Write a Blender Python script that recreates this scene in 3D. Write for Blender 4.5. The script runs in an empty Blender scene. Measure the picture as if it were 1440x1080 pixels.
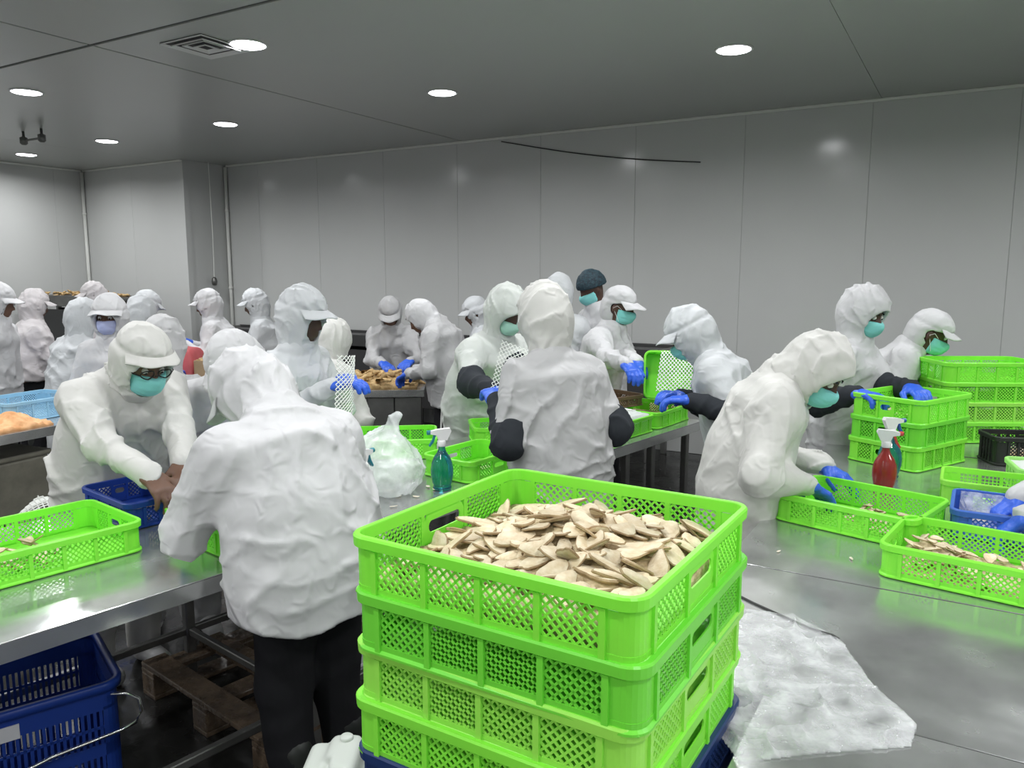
import bpy, math, random
import numpy as np
random.seed(7)
C = bpy.context.scene.collection
R = math.radians

# ------------------------------------------------------------------ camera
F_PX = 1100.0; HORIZON = 385.0; CAM_H = 1.70
PITCH = math.atan((540 - HORIZON) / F_PX)
cam_d = bpy.data.cameras.new('camera'); cam = bpy.data.objects.new('camera', cam_d); C.objects.link(cam)
cam_d.sensor_width = 36.0; cam_d.lens = 36.0 * F_PX / 1440.0; cam_d.clip_start = 0.05
cam.location = (0, 0, CAM_H); cam.rotation_euler = (math.pi / 2 - PITCH, 0, 0)
bpy.context.scene.camera = cam
# ------------------------------------------------------------------ world, exposure
sc = bpy.context.scene
w = bpy.data.worlds.new('world'); sc.world = w; w.use_nodes = True
w.node_tree.nodes['Background'].inputs[0].default_value = (0.5, 0.52, 0.55, 1)
w.node_tree.nodes['Background'].inputs[1].default_value = 0.02
sc.view_settings.view_transform = 'Standard'; sc.view_settings.look = 'None'
sc.view_settings.gamma = 1.0; sc.view_settings.use_curve_mapping = False
sc.view_settings.exposure = 0.0
LAMP_W = 20.5

# ------------------------------------------------------------------ pixel helpers
def ray(u, v):
    x = (u - 720) / F_PX; y = -(v - 540) / F_PX
    return np.array([x, math.cos(PITCH) + y * math.sin(PITCH), -math.sin(PITCH) + y * math.cos(PITCH)])
CAMP = np.array([0, 0, CAM_H])
def onz(u, v, z): r = ray(u, v); return CAMP + r * ((z - CAM_H) / r[2])
def atY(u, v, Y): r = ray(u, v); return CAMP + r * (Y / r[1])
ROOM_A = R(-30.4)
TV = np.array([math.cos(ROOM_A), math.sin(ROOM_A), 0]); NV = np.array([-math.sin(ROOM_A), math.cos(ROOM_A), 0])
def rm(t, n, z=0.0): return TV * t + NV * n + np.array([0, 0, z])

# ------------------------------------------------------------------ materials
MATS = {}
def mat(name, col, rough=0.5, metal=0.0, trans=0.0, spec=0.5, var=0.0, vscale=8.0, bump=0.0, bscale=40.0,
        col2=None, emis=None, coat=0.0, transl=0.0, alpha=1.0, rvar=0.0, rscale=4.0, aniso=0.0, ior=1.45, objvar=0.0):
    if name in MATS: return MATS[name]
    m = bpy.data.materials.new(name); m.use_nodes = True; nt = m.node_tree; N = nt.nodes; L = nt.links
    b = N['Principled BSDF']; out = N['Material Output']
    b.inputs['Base Color'].default_value = (*col, 1); b.inputs['Roughness'].default_value = rough
    b.inputs['Metallic'].default_value = metal; b.inputs['Transmission Weight'].default_value = trans
    b.inputs['Specular IOR Level'].default_value = spec; b.inputs['Coat Weight'].default_value = coat
    b.inputs['Alpha'].default_value = alpha; b.inputs['IOR'].default_value = ior
    b.inputs['Anisotropic'].default_value = aniso
    tc = N.new('ShaderNodeTexCoord')
    if var > 0 or col2:
        n = N.new('ShaderNodeTexNoise'); n.inputs['Scale'].default_value = vscale; n.inputs['Detail'].default_value = 5
        n.inputs['Roughness'].default_value = 0.6
        L.new(tc.outputs['Object'], n.inputs['Vector'])
        r = N.new('ShaderNodeValToRGB'); r.color_ramp.elements[0].position = 0.35; r.color_ramp.elements[1].position = 0.68
        c2 = col2 if col2 else tuple(c * (1 - var) for c in col)
        r.color_ramp.elements[0].color = (*c2, 1); r.color_ramp.elements[1].color = (*col, 1)
        L.new(n.outputs['Fac'], r.inputs['Fac']); src = r.outputs['Color']
        if objvar > 0:
            oi = N.new('ShaderNodeObjectInfo'); mr = N.new('ShaderNodeMapRange')
            mr.inputs['To Min'].default_value = 1 - objvar; mr.inputs['To Max'].default_value = 1.0
            L.new(oi.outputs['Random'], mr.inputs['Value'])
            mx = N.new('ShaderNodeVectorMath'); mx.operation = 'SCALE'
            L.new(src, mx.inputs[0]); L.new(mr.outputs['Result'], mx.inputs['Scale']); src = mx.outputs['Vector']
        L.new(src, b.inputs['Base Color'])
    if rvar > 0:
        n = N.new('ShaderNodeTexNoise'); n.inputs['Scale'].default_value = rscale; n.inputs['Detail'].default_value = 6
        L.new(tc.outputs['Object'], n.inputs['Vector'])
        mr = N.new('ShaderNodeMapRange'); mr.inputs['From Min'].default_value = 0.3; mr.inputs['From Max'].default_value = 0.7
        mr.inputs['To Min'].default_value = max(0.02, rough - rvar); mr.inputs['To Max'].default_value = rough + rvar
        L.new(n.outputs['Fac'], mr.inputs['Value']); L.new(mr.outputs['Result'], b.inputs['Roughness'])
    if bump > 0:
        n = N.new('ShaderNodeTexNoise'); n.inputs['Scale'].default_value = bscale; n.inputs['Detail'].default_value = 4
        L.new(tc.outputs['Object'], n.inputs['Vector'])
        bp = N.new('ShaderNodeBump'); bp.inputs['Strength'].default_value = bump; bp.inputs['Distance'].default_value = 0.01
        L.new(n.outputs['Fac'], bp.inputs['Height']); L.new(bp.outputs['Normal'], b.inputs['Normal'])
    if emis:
        b.inputs['Emission Color'].default_value = (*emis[:3], 1); b.inputs['Emission Strength'].default_value = emis[3]
    if transl > 0:
        t = N.new('ShaderNodeBsdfTranslucent'); t.inputs['Color'].default_value = (*col, 1)
        mx = N.new('ShaderNodeMixShader'); mx.inputs[0].default_value = transl
        L.new(b.outputs[0], mx.inputs[1]); L.new(t.outputs[0], mx.inputs[2]); L.new(mx.outputs[0], out.inputs['Surface'])
    MATS[name] = m; return m

M_WALL = mat('wall_panel_paint', (0.57, 0.58, 0.565), 0.15, spec=0.5, var=0.04, vscale=0.7)
M_JOINT = mat('joint_dark', (0.12, 0.12, 0.12), 0.7)
M_CEIL = mat('ceiling_panel_paint', (0.45, 0.465, 0.445), 0.28, var=0.03, vscale=0.8)
M_FLOOR = mat('wet_floor', (0.026, 0.026, 0.024), 0.22, var=0.5, vscale=3, rvar=0.14, rscale=5, bump=0.15, bscale=14)
M_TRIM = mat('trim_white', (0.75, 0.76, 0.72), 0.4)
M_STEEL = mat('stainless_steel', (0.62, 0.63, 0.62), 0.20, metal=0.78, var=0.2, vscale=5, rvar=0.09, rscale=6, bump=0.03, bscale=9)
M_STEELD = mat('dull_steel', (0.22, 0.22, 0.21), 0.42, metal=0.8, var=0.2)
M_DARK = mat('dark_metal', (0.055, 0.055, 0.055), 0.5, metal=0.3)
M_BELT = mat('belt_rubber', (0.10, 0.10, 0.10), 0.6)
M_GREEN = mat('green_plastic', (0.31, 0.95, 0.075), 0.34, transl=0.22, var=0.05, vscale=5)
M_GREEN2 = mat('deep_green_plastic', (0.22, 0.84, 0.065), 0.34, transl=0.22, var=0.05, vscale=5)
M_LIME = mat('lime_plastic', (0.42, 0.94, 0.12), 0.34, transl=0.25, var=0.05, vscale=5)
M_PGREEN = mat('pale_green_plastic', (0.48, 0.88, 0.28), 0.4, transl=0.3)
M_BLUE = mat('blue_plastic', (0.012, 0.045, 0.28), 0.38)
M_BLUE2 = mat('mid_blue_plastic', (0.05, 0.13, 0.50), 0.38)
M_LBLUE = mat('light_blue_plastic', (0.35, 0.62, 0.80), 0.4, transl=0.2)
M_NAVY = mat('navy_plastic', (0.01, 0.03, 0.12), 0.4)
M_BLACKP = mat('black_plastic', (0.02, 0.022, 0.02), 0.45)
M_BROWNP = mat('brown_plastic', (0.12, 0.075, 0.04), 0.5)
M_SLICE = mat('root_slice', (0.86, 0.77, 0.56), 0.6, col2=(0.66, 0.52, 0.32), vscale=30, bump=0.35, bscale=90, objvar=0.30)
M_RIND = mat('root_rind', (0.50, 0.37, 0.21), 0.75, col2=(0.30, 0.20, 0.10), vscale=40, bump=0.4, bscale=80, objvar=0.25)
M_SLICED = mat('dark_slice', (0.42, 0.42, 0.38), 0.5, col2=(0.12, 0.12, 0.11), vscale=30, objvar=0.3)
M_HEAP = mat('root_heap', (0.70, 0.58, 0.36), 0.7, col2=(0.34, 0.25, 0.13), vscale=38, bump=0.5, bscale=60)
M_GINGER = mat('ginger_root', (0.72, 0.52, 0.25), 0.7, col2=(0.40, 0.24, 0.09), vscale=30, bump=0.4, bscale=60, objvar=0.3)
M_ORANGE = mat('orange_root', (0.86, 0.52, 0.27), 0.7, col2=(0.62, 0.30, 0.12), vscale=14)
M_NET = mat('white_net_plastic', (0.86, 0.88, 0.83), 0.4, transl=0.2)
M_ICE = mat('white_crushed_ice', (0.92, 0.94, 0.93), 0.35, transl=0.3, bump=0.5, bscale=50)
M_LENS = mat('lamp_lens', (1, 1, 1), 0.4, emis=(0.95, 0.96, 1.0, 14.0))
M_WHITEM = mat('white_metal', (0.78, 0.78, 0.77), 0.4)
M_CHROME = mat('bright_wire', (0.75, 0.76, 0.76), 0.2, metal=1.0)
M_WOOD = mat('wet_wood', (0.16, 0.115, 0.075), 0.28, col2=(0.07, 0.05, 0.035), vscale=12, bump=0.4, bscale=40, rvar=0.12, rscale=20)
M_CARD = mat('cardboard', (0.50, 0.36, 0.22), 0.8, var=0.15)
M_RED = mat('red_sheet', (0.62, 0.12, 0.13), 0.5, transl=0.2, var=0.15, vscale=6)
M_WPLAST = mat('milky_plastic', (0.80, 0.84, 0.78), 0.3, transl=0.3)
M_BEIGE = mat('beige_plastic', (0.26, 0.25, 0.20), 0.5, var=0.3)
M_PAPER = mat('paper', (0.62, 0.62, 0.66), 0.6)
M_LEAF = mat('green_leaf', (0.08, 0.26, 0.03), 0.6, var=0.5, vscale=20)
CL = {}
def cloth(k):
    cols = {'white': (0.64, 0.64, 0.645), 'warm': (0.67, 0.665, 0.63), 'grey': (0.50, 0.50, 0.50), 'cool': (0.61, 0.63, 0.64),
            'pink': (0.62, 0.59, 0.59), 'mint': (0.64, 0.67, 0.63), 'black': (0.012, 0.012, 0.014), 'dark': (0.03, 0.034, 0.04)}
    dk = k in ('black', 'dark')
    if 'cloth_' + k in MATS: return MATS['cloth_' + k]
    m = mat('cloth_' + k, cols[k], 0.85 if dk else 0.55, var=0.06, vscale=4, transl=0.0 if dk else 0.10, spec=0.2 if dk else 0.4)
    N = m.node_tree.nodes; L = m.node_tree.links; tc = N.new('ShaderNodeTexCoord'); prev = None
    for sc_n, dist, st in ((6.0, 0.030, 0.6), (17.0, 0.012, 0.5)):     # crease relief
        n = N.new('ShaderNodeTexNoise'); n.noise_type = 'RIDGED_MULTIFRACTAL'; n.inputs['Scale'].default_value = sc_n; n.inputs['Detail'].default_value = 2.0
        n.inputs['Distortion'].default_value = 0.9
        L.new(tc.outputs['Object'], n.inputs['Vector'])
        bp = N.new('ShaderNodeBump'); bp.inputs['Strength'].default_value = st * (0.4 if dk else 1); bp.inputs['Distance'].default_value = dist
        L.new(n.outputs['Fac'], bp.inputs['Height'])
        if prev: L.new(prev, bp.inputs['Normal'])
        prev = bp.outputs['Normal']
    L.new(prev, N['Principled BSDF'].inputs['Normal']); return m
M_SKIN = [mat('skin_brown', (0.16, 0.085, 0.055), 0.5, var=0.15), mat('skin_deep', (0.085, 0.045, 0.032), 0.5, var=0.15)]
M_EYE = mat('eye_white', (0.7, 0.68, 0.65), 0.2); M_PUPIL = mat('eye_dark', (0.01, 0.008, 0.008), 0.15)
M_GLOVE = mat('blue_nitrile', (0.035, 0.13, 0.70), 0.38, var=0.15, vscale=18, bump=0.35, bscale=60)
M_MASK = {'teal': mat('mask_teal', (0.22, 0.62, 0.60), 0.7, bump=0.15, bscale=90), 'lilac': mat('mask_lilac', (0.50, 0.55, 0.82), 0.7),
          'blue': mat('mask_blue', (0.22, 0.50, 0.66), 0.7), 'mint': mat('mask_mint', (0.42, 0.72, 0.60), 0.7)}
M_HAIRNET = mat('hairnet_teal', (0.03, 0.075, 0.095), 0.7, col2=(0.012, 0.02, 0.03), vscale=60, bump=0.5, bscale=90)
M_FRAME = mat('spectacle_frame', (0.012, 0.012, 0.012), 0.3)
def thin_plastic(name, col, op, rough=0.15, bscale=30, bump=0.6):
    m = bpy.data.materials.new(name); m.use_nodes = True; nt = m.node_tree; N = nt.nodes; L = nt.links
    b = N['Principled BSDF']; b.inputs['Base Color'].default_value = (*col, 1); b.inputs['Roughness'].default_value = rough
    tc = N.new('ShaderNodeTexCoord'); n = N.new('ShaderNodeTexNoise'); n.inputs['Scale'].default_value = bscale; n.inputs['Detail'].default_value = 6
    L.new(tc.outputs['Object'], n.inputs['Vector'])
    bp = N.new('ShaderNodeBump'); bp.inputs['Strength'].default_value = bump; bp.inputs['Distance'].default_value = 0.02
    L.new(n.outputs['Fac'], bp.inputs['Height']); L.new(bp.outputs['Normal'], b.inputs['Normal'])
    t = N.new('ShaderNodeBsdfTransparent'); mx = N.new('ShaderNodeMixShader')
    mr = N.new('ShaderNodeMapRange'); mr.inputs['From Min'].default_value = 0.3; mr.inputs['From Max'].default_value = 0.7
    mr.inputs['To Min'].default_value = max(0, op - 0.25); mr.inputs['To Max'].default_value = min(1, op + 0.25)
    L.new(n.outputs['Fac'], mr.inputs['Value']); L.new(mr.outputs['Result'], mx.inputs[0])
    L.new(t.outputs[0], mx.inputs[1]); L.new(b.outputs[0], mx.inputs[2])
    L.new(mx.outputs[0], N['Material Output'].inputs['Surface']); return m
M_FILM = thin_plastic('clear_film', (0.80, 0.81, 0.82), 0.30, 0.10, 16, 0.8)
M_BAG = thin_plastic('ice_bag_film', (0.88, 0.91, 0.90), 0.50, 0.12, 12, 0.5)
M_LINER = thin_plastic('liner_film', (0.85, 0.88, 0.92), 0.35, 0.12, 30)
M_BOT = {'aqua': mat('bottle_aqua', (0.03, 0.32, 0.36), 0.08, trans=0.8), 'red': mat('bottle_red', (0.42, 0.045, 0.035), 0.12, trans=0.45),
         'green': mat('bottle_green', (0.22, 0.62, 0.32), 0.08, trans=0.75)}
M_TRIG = {'aqua': mat('trigger_teal', (0.02, 0.20, 0.26), 0.4), 'red': mat('trigger_red', (0.55, 0.06, 0.05), 0.4), 'blue': mat('trigger_blue', (0.02, 0.09, 0.35), 0.4)}

# ------------------------------------------------------------------ object helpers
def mesh(name, v, f, smooth=False):
    me = bpy.data.meshes.new(name); v = np.asarray(v, float)
    if isinstance(f, np.ndarray) and f.ndim == 2:
        k = f.shape[1]; n = len(f)
        me.vertices.add(len(v)); me.vertices.foreach_set('co', v.ravel())
        me.loops.add(n * k); me.loops.foreach_set('vertex_index', f.astype(np.int32).ravel())
        me.polygons.add(n); me.polygons.foreach_set('loop_start', np.arange(0, n * k, k, dtype=np.int32))
        me.update(calc_edges=True)
    else:
        me.from_pydata([tuple(a) for a in v], [], [tuple(int(i) for i in q) for q in f]); me.update()
    if smooth and len(me.polygons): me.polygons.foreach_set('use_smooth', [True] * len(me.polygons))
    return me
def link(name, me, m=None, parent=None, loc=(0, 0, 0), rotz=0.0):
    o = bpy.data.objects.new(name, me); C.objects.link(o); o.location = loc; o.rotation_euler = (0, 0, rotz)
    if m is not None and me is not None and len(me.materials) == 0: me.materials.append(m)
    if parent is not None: o.parent = parent
    return o
def thing(name, label, cat, loc=(0, 0, 0), rotz=0.0, group=None):
    o = bpy.data.objects.new(name, None); o.empty_display_size = 0.1; C.objects.link(o)
    o.location = tuple(loc); o.rotation_euler = (0, 0, rotz); return tag(o, label, cat, group)
def tag(o, label, cat, group=None):
    o['label'] = label; o['category'] = cat
    if group: o['group'] = group
    return o
class MB:
    def __init__(s): s.v = []; s.f = []
    def add(s, v, f):
        b = len(s.v); s.v += [tuple(map(float, a)) for a in v]; s.f += [tuple(i + b for i in q) for q in f]; return s
    def box(s, x0, x1, y0, y1, z0, z1):
        return s.add([(x0,y0,z0),(x1,y0,z0),(x1,y1,z0),(x0,y1,z0),(x0,y0,z1),(x1,y0,z1),(x1,y1,z1),(x0,y1,z1)],
                     [(0,3,2,1),(4,5,6,7),(0,1,5,4),(1,2,6,5),(2,3,7,6),(3,0,4,7)])
    def bbox(s, x0, x1, y0, y1, z0, z1, b=0.004):   # box with chamfered vertical and top edges
        def ring(i, z): return [(x0+i,y0+b,z),(x0+b,y0+i,z),(x1-b,y0+i,z),(x1-i,y0+b,z),(x1-i,y1-b,z),(x1-b,y1-i,z),(x0+b,y1-i,z),(x0+i,y1-b,z)]
        v = ring(b*.6, z0) + ring(0, z0+b) + ring(0, z1-b) + ring(b*.6, z1); f = [tuple(range(7,-1,-1)), tuple(range(24,32))]
        for k in range(3):
            for i in range(8): j = (i+1) % 8; f.append((k*8+i, k*8+j, k*8+8+j, k*8+8+i))
        return s.add(v, f)
    def tube(s, pts, r, n=8, closed=False, cap=True):
        P = [np.array(p, float) for p in pts]; m = len(P); rr = r if hasattr(r, '__len__') else [r] * m
        v = []; up = np.array([0.0, 0, 1])
        for i in range(m):
            a = P[(i-1) % m] if (closed or i > 0) else P[i]; b = P[(i+1) % m] if (closed or i < m-1) else P[i]
            d = b - a; d = d / (np.linalg.norm(d) + 1e-9)
            u = up if abs(d[2]) < 0.95 else np.array([1.0, 0, 0])
            x = np.cross(d, u); x /= np.linalg.norm(x); y = np.cross(x, d)
            for k in range(n):
                t = 2 * math.pi * k / n; v.append(P[i] + (x * math.cos(t) + y * math.sin(t)) * rr[i])
        f = []
        for i in range(m if closed else m-1):
            j = (i+1) % m
            for k in range(n): l = (k+1) % n; f.append((i*n+k, i*n+l, j*n+l, j*n+k))
        if cap and not closed: f.append(tuple(range(n-1,-1,-1))); f.append(tuple(range((m-1)*n, m*n)))
        return s.add(v, f)
    def lathe(s, prof, n=20, c=(0,0,0), sy=1.0):
        v = []; f = []
        for r, z in prof:
            for k in range(n): t = 2*math.pi*k/n; v.append((c[0]+r*math.cos(t), c[1]+sy*r*math.sin(t), c[2]+z))
        for i in range(len(prof)-1):
            for k in range(n): l = (k+1) % n; f.append((i*n+k, i*n+l, (i+1)*n+l, (i+1)*n+k))
        f.append(tuple(range(n-1,-1,-1))); f.append(tuple(range((len(prof)-1)*n, len(prof)*n)))
        return s.add(v, f)
    def mesh(s, name, smooth=False): return mesh(name, s.v, s.f, smooth)
    def obj(s, name, m, parent=None, loc=(0,0,0), rotz=0.0, smooth=False): return link(name, s.mesh(name, smooth), m, parent, loc, rotz)

# ------------------------------------------------------------------ noise and implicit surfaces
_rng = np.random.RandomState(3); _LAT = _rng.rand(32, 32, 32)
def vnoise(P):
    i = np.floor(P).astype(np.int64); f = P - i; f = f * f * (3 - 2 * f); i &= 31; j = (i + 1) & 31
    x0, y0, z0 = i.T; x1, y1, z1 = j.T; fx, fy, fz = f.T
    def lx(y, z): return _LAT[x0, y, z] * (1 - fx) + _LAT[x1, y, z] * fx
    return (lx(y0, z0) * (1 - fy) + lx(y1, z0) * fy) * (1 - fz) + (lx(y0, z1) * (1 - fy) + lx(y1, z1) * fy) * fz
def ridged(P): return 1 - np.abs(2 * vnoise(P) - 1)
def smin(a, b, k): h = np.clip(0.5 + 0.5 * (b - a) / k, 0, 1); return b * (1 - h) + a * h - k * h * (1 - h)
def smax(a, b, k): return -smin(-a, -b, k)
def rcone(P, a, b, ra, rb):
    a = np.asarray(a); ba = np.asarray(b) - a; t = np.clip((P - a) @ ba / (ba @ ba + 1e-9), 0, 1)
    return np.linalg.norm(P - a - t[:, None] * ba, axis=1) - (ra + (rb - ra) * t)
def ellseg(P, a, b, ra, rb, Lx, cap=1.0):
    a = np.asarray(a); ba = np.asarray(b) - a; t = np.clip((P - a) @ ba / (ba @ ba + 1e-9), 0, 1)
    q = P - a - t[:, None] * ba; l = q @ Lx
    if cap != 1.0: u = ba / (np.linalg.norm(ba) + 1e-9); q = q + (np.maximum(q @ u, 0) * (cap - 1))[:, None] * u; l = q @ Lx
    rest = np.sqrt(np.maximum((q * q).sum(1) - l * l, 0))
    rl = ra[0] + (rb[0] - ra[0]) * t; rf = ra[1] + (rb[1] - ra[1]) * t
    return (np.sqrt((l / rl) ** 2 + (rest / rf) ** 2) - 1) * np.minimum(rl, rf)
def ell(P, c, A, rad):     # A: rows = axes
    q = (P - c) @ np.asarray(A).T / np.asarray(rad); return (np.linalg.norm(q, axis=1) - 1) * min(rad)
def nets(fn, lo, hi, h):
    lo = np.asarray(lo, float); B = 4; nb = np.maximum(np.ceil((np.asarray(hi) - lo) / h / B).astype(int), 2); nn = nb * B
    ax = [lo[k] + (np.arange(nb[k]) * B + (B - 1) / 2) * h for k in range(3)]
    G = np.stack(np.meshgrid(*ax, indexing='ij'), -1).reshape(-1, 3)
    dc = fn(G).reshape(nb); D = np.repeat(np.repeat(np.repeat(dc, B, 0), B, 1), B, 2)
    act = np.argwhere(np.abs(D) < h * B * 1.25 + 0.012)
    if len(act) == 0: return np.zeros((0, 3)), np.zeros((0, 4), int)
    D[act[:, 0], act[:, 1], act[:, 2]] = fn(lo + act * h)
    S = D < 0
    c = [S[i:nn[0]-1+i, j:nn[1]-1+j, k:nn[2]-1+k] for i in (0, 1) for j in (0, 1) for k in (0, 1)]
    cnt = sum(x.astype(np.int8) for x in c); cells = np.argwhere((cnt > 0) & (cnt < 8))
    idx = -np.ones(nn - 1, np.int64); idx[cells[:, 0], cells[:, 1], cells[:, 2]] = np.arange(len(cells))
    acc = np.zeros((len(cells), 3)); num = np.zeros(len(cells))
    for a in range(3):
        o1, o2 = [k for k in range(3) if k != a]
        for p in (0, 1):
            for q in (0, 1):
                e0 = np.zeros(3, int); e0[o1] = p; e0[o2] = q; e1 = e0.copy(); e1[a] = 1
                A = cells + e0; Bc = cells + e1
                d0 = D[A[:, 0], A[:, 1], A[:, 2]]; d1 = D[Bc[:, 0], Bc[:, 1], Bc[:, 2]]
                s = (d0 < 0) != (d1 < 0); t = np.where(s, d0 / np.where(s, d0 - d1, 1), 0)
                pt = e0[None, :] + t[:, None] * (e1 - e0)[None, :]
                acc += np.where(s[:, None], pt, 0); num += s
    V = lo + (cells + acc / num[:, None]) * h
    quads = []
    for a in range(3):
        o1, o2 = (a + 1) % 3, (a + 2) % 3
        sl0 = [slice(1, nn[k]-1) for k in range(3)]; sl0[a] = slice(0, nn[a]-1); sl1 = list(sl0); sl1[a] = slice(1, nn[a])
        s0 = S[tuple(sl0)]; s1 = S[tuple(sl1)]; E_ = np.argwhere(s0 != s1)
        off = np.array([1, 1, 1]); off[a] = 0; base = E_ + off
        flip = s0[E_[:, 0], E_[:, 1], E_[:, 2]]
        d1 = np.zeros(3, int); d1[o1] = 1; d2 = np.zeros(3, int); d2[o2] = 1
        def g(x): return idx[x[:, 0], x[:, 1], x[:, 2]]
        q = np.stack([g(base - d1 - d2), g(base - d2), g(base), g(base - d1)], 1)
        q[~flip] = q[~flip][:, ::-1]; quads.append(q)
    Q = np.concatenate(quads); Q = Q[(Q >= 0).all(1)]
    return V, Q
def sdfobj(name, fn, lo, hi, h, m, parent, org):
    V, Q = nets(fn, lo, hi, h)
    if len(V) == 0: return None
    return link(name, mesh(name, V - org, Q, True), m, parent)
# ================================================================== STRUCTURE
CEIL = 3.10; T0, T1, N0, N1 = -10.65, 4.6, -4.2, 7.17; PT, PN = -8.55, 6.52
def struct(o): o['kind'] = 'structure'; return o
mb = MB(); mb.box(T0-.3, T1+.3, N0-.3, N1+.3, -0.12, 0.0); struct(mb.obj('floor', M_FLOOR, rotz=ROOM_A))
def panelled(name, a0, a1, pos, axis, sgn, z0=0.0, z1=CEIL, width=1.02, start=0.0):
    """wall plane at coordinate pos along the other axis; sgn = direction of the room side"""
    th = 0.006; lo, hi = (pos - sgn*th, pos - sgn*0.12); lo, hi = min(lo, hi), max(lo, hi)
    mb = MB()
    mb.box(a0, a1, lo, hi, z0, z1) if axis == 't' else mb.box(lo, hi, a0, a1, z0, z1)
    root = struct(mb.obj(name, M_JOINT2, rotz=ROOM_A))
    k = math.floor((a0 - start) / width); e = start + k * width; cache = {}
    while e < a1 - 0.01:
        p0, p1 = max(a0, e) + .0008, min(a1, e + width) - .0008; e += width
        if p1 - p0 < .02: continue
        key = round(p1 - p0, 3)
        if key not in cache:
            m2 = MB(); L = p1 - p0
            y0, y1 = (-th, 0.0) if sgn < 0 else (0.0, th)
            if axis == 't': m2.bbox(0, L, -.0005 - th if sgn < 0 else 0, 0 if sgn < 0 else th, z0+.002, z1-.002, .0022)
            else: m2.bbox(-.0005 - th if sgn < 0 else 0, 0 if sgn < 0 else th, 0, L, z0+.002, z1-.002, .0022)
            cache[key] = m2.mesh('wall_panel'); cache[key].materials.append(M_WALL)
        c = pos - sgn * th
        link('wall_panel', cache[key], None, root, (p0, c, 0) if axis == 't' else (c, p0, 0))
    return root
M_JOINT2 = mat('panel_joint', (0.56, 0.57, 0.56), 0.4)
panelled('wall_back', PT, T1, N1, 't', -1, start=-1.83)
panelled('wall_pillar', T0, PT, PN, 't', -1, width=1.05, start=-10.65)
panelled('wall_pillar_side', PN, N1, PT, 'n', 1, width=0.65, start=PN)
panelled('wall_left', N0, PN, T0, 'n', 1)
panelled('wall_right', N0, N1, T1, 'n', -1)
panelled('wall_front', T0, T1, N0, 't', 1)
# ceiling: backing slab and its big panels
mb = MB(); mb.box(T0-.2, T1+.2, N0-.2, N1+.2, CEIL+.010, CEIL+.16); ceil = struct(mb.obj('ceiling', M_JOINT, rotz=ROOM_A))
tl = [T0, -8.89, -4.82, -0.75, 3.32, T1]; nl = [N0, -1.05, 3.07, N1]
for i in range(len(tl)-1):
    for j in range(len(nl)-1):
        m2 = MB(); gx, gy = 0.0, 0.016
        m2.bbox(tl[i]+(.011 if i == 2 else .001), tl[i+1]-(.011 if i == 1 else .001), nl[j]+gy, nl[j+1]-(gy if j < 2 else .0), CEIL, CEIL+.011, .002); m2.obj('ceiling_panel', M_CEIL, ceil)
# cove strips where wall and ceiling meet
def strip(i, t0, t1, n0, n1): m2 = MB(); m2.bbox(t0, t1, n0, n1, CEIL-.024, CEIL-.001, .006); struct(m2.obj('trim_%d' % i, M_TRIM, rotz=ROOM_A))
strip(1, PT+.03, T1-.01, N1-.026, N1-.002); strip(2, T0+.03, PT, PN-.024, PN-.001); strip(3, T0+.001, T0+.024, N0+.01, PN-.03)
for i, (t, n) in enumerate(((T0+.03, PN-.03), (PT+.032, N1-.032))):
    m2 = MB(); m2.lathe([(.022, 0), (.022, CEIL-.03)], 12, (t, n, 0)); 
    for z in (1.5, 2.5): m2.lathe([(.027, 0), (.029, .01), (.027, .03)], 12, (t, n, z))
    struct(m2.obj('trim_%d' % (4+i), M_TRIM, rotz=ROOM_A, smooth=True))

# ------------------------------------------------------------------ ceiling lights
ring_mb = MB(); prof = [(.118, 0), (.120, -.006), (.112, -.010), (.104, -.008), (.104, -.001)]; ring_mb.lathe(prof, 28); ring_me = ring_mb.mesh('trim_ring', True); ring_me.materials.append(M_WHITEM)
lens_mb = MB(); lens_mb.lathe([(.103, -.0085), (.098, -.011), (.05, -.013), (.01, -.0135)], 28); lens_me = lens_mb.mesh('lens', True); lens_me.materials.append(M_LENS)
lamp_d = bpy.data.lights.new('downlight', 'AREA'); lamp_d.shape = 'DISK'; lamp_d.size = 0.2; lamp_d.energy = LAMP_W; lamp_d.color = (0.97, 0.98, 1.0); lamp_d.spread = R(165)
LAMPS = [(-3.96, 3.54), (-6.45, 3.55), (-6.19, 5.22), (-8.06, 5.23), (-9.78, 5.32), (-3.68, 5.20), (-1.41, 5.16), (-1.5, 3.54), (0.95, 3.54), (0.95, 5.16), (3.3, 5.16), (3.3, 3.54), (-8.9, 3.55)]
for n in (1.87, 0.2, -1.6, -3.2):
    for t in (-8.9, -6.4, -3.9, -1.45, 0.95, 3.3): LAMPS.append((t, n))
for t, n in LAMPS:
    lab = {(-3.96, 3.54): 'round glowing ceiling downlight right beside the square air diffuser', (-8.06, 5.23): 'round glowing ceiling downlight nearest to the square wall pillar'}.get((t, n), 'round recessed LED downlight glowing white in the grey panel ceiling')
    r = thing('ceiling_light', lab, 'ceiling light', rm(t, n, CEIL), 0, 'round ceiling downlights')
    link('trim_ring', ring_me, None, r); link('lens', lens_me, None, r)
    a = link('lamp_glow', lamp_d, None, r, (0, 0, -.02))
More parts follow.
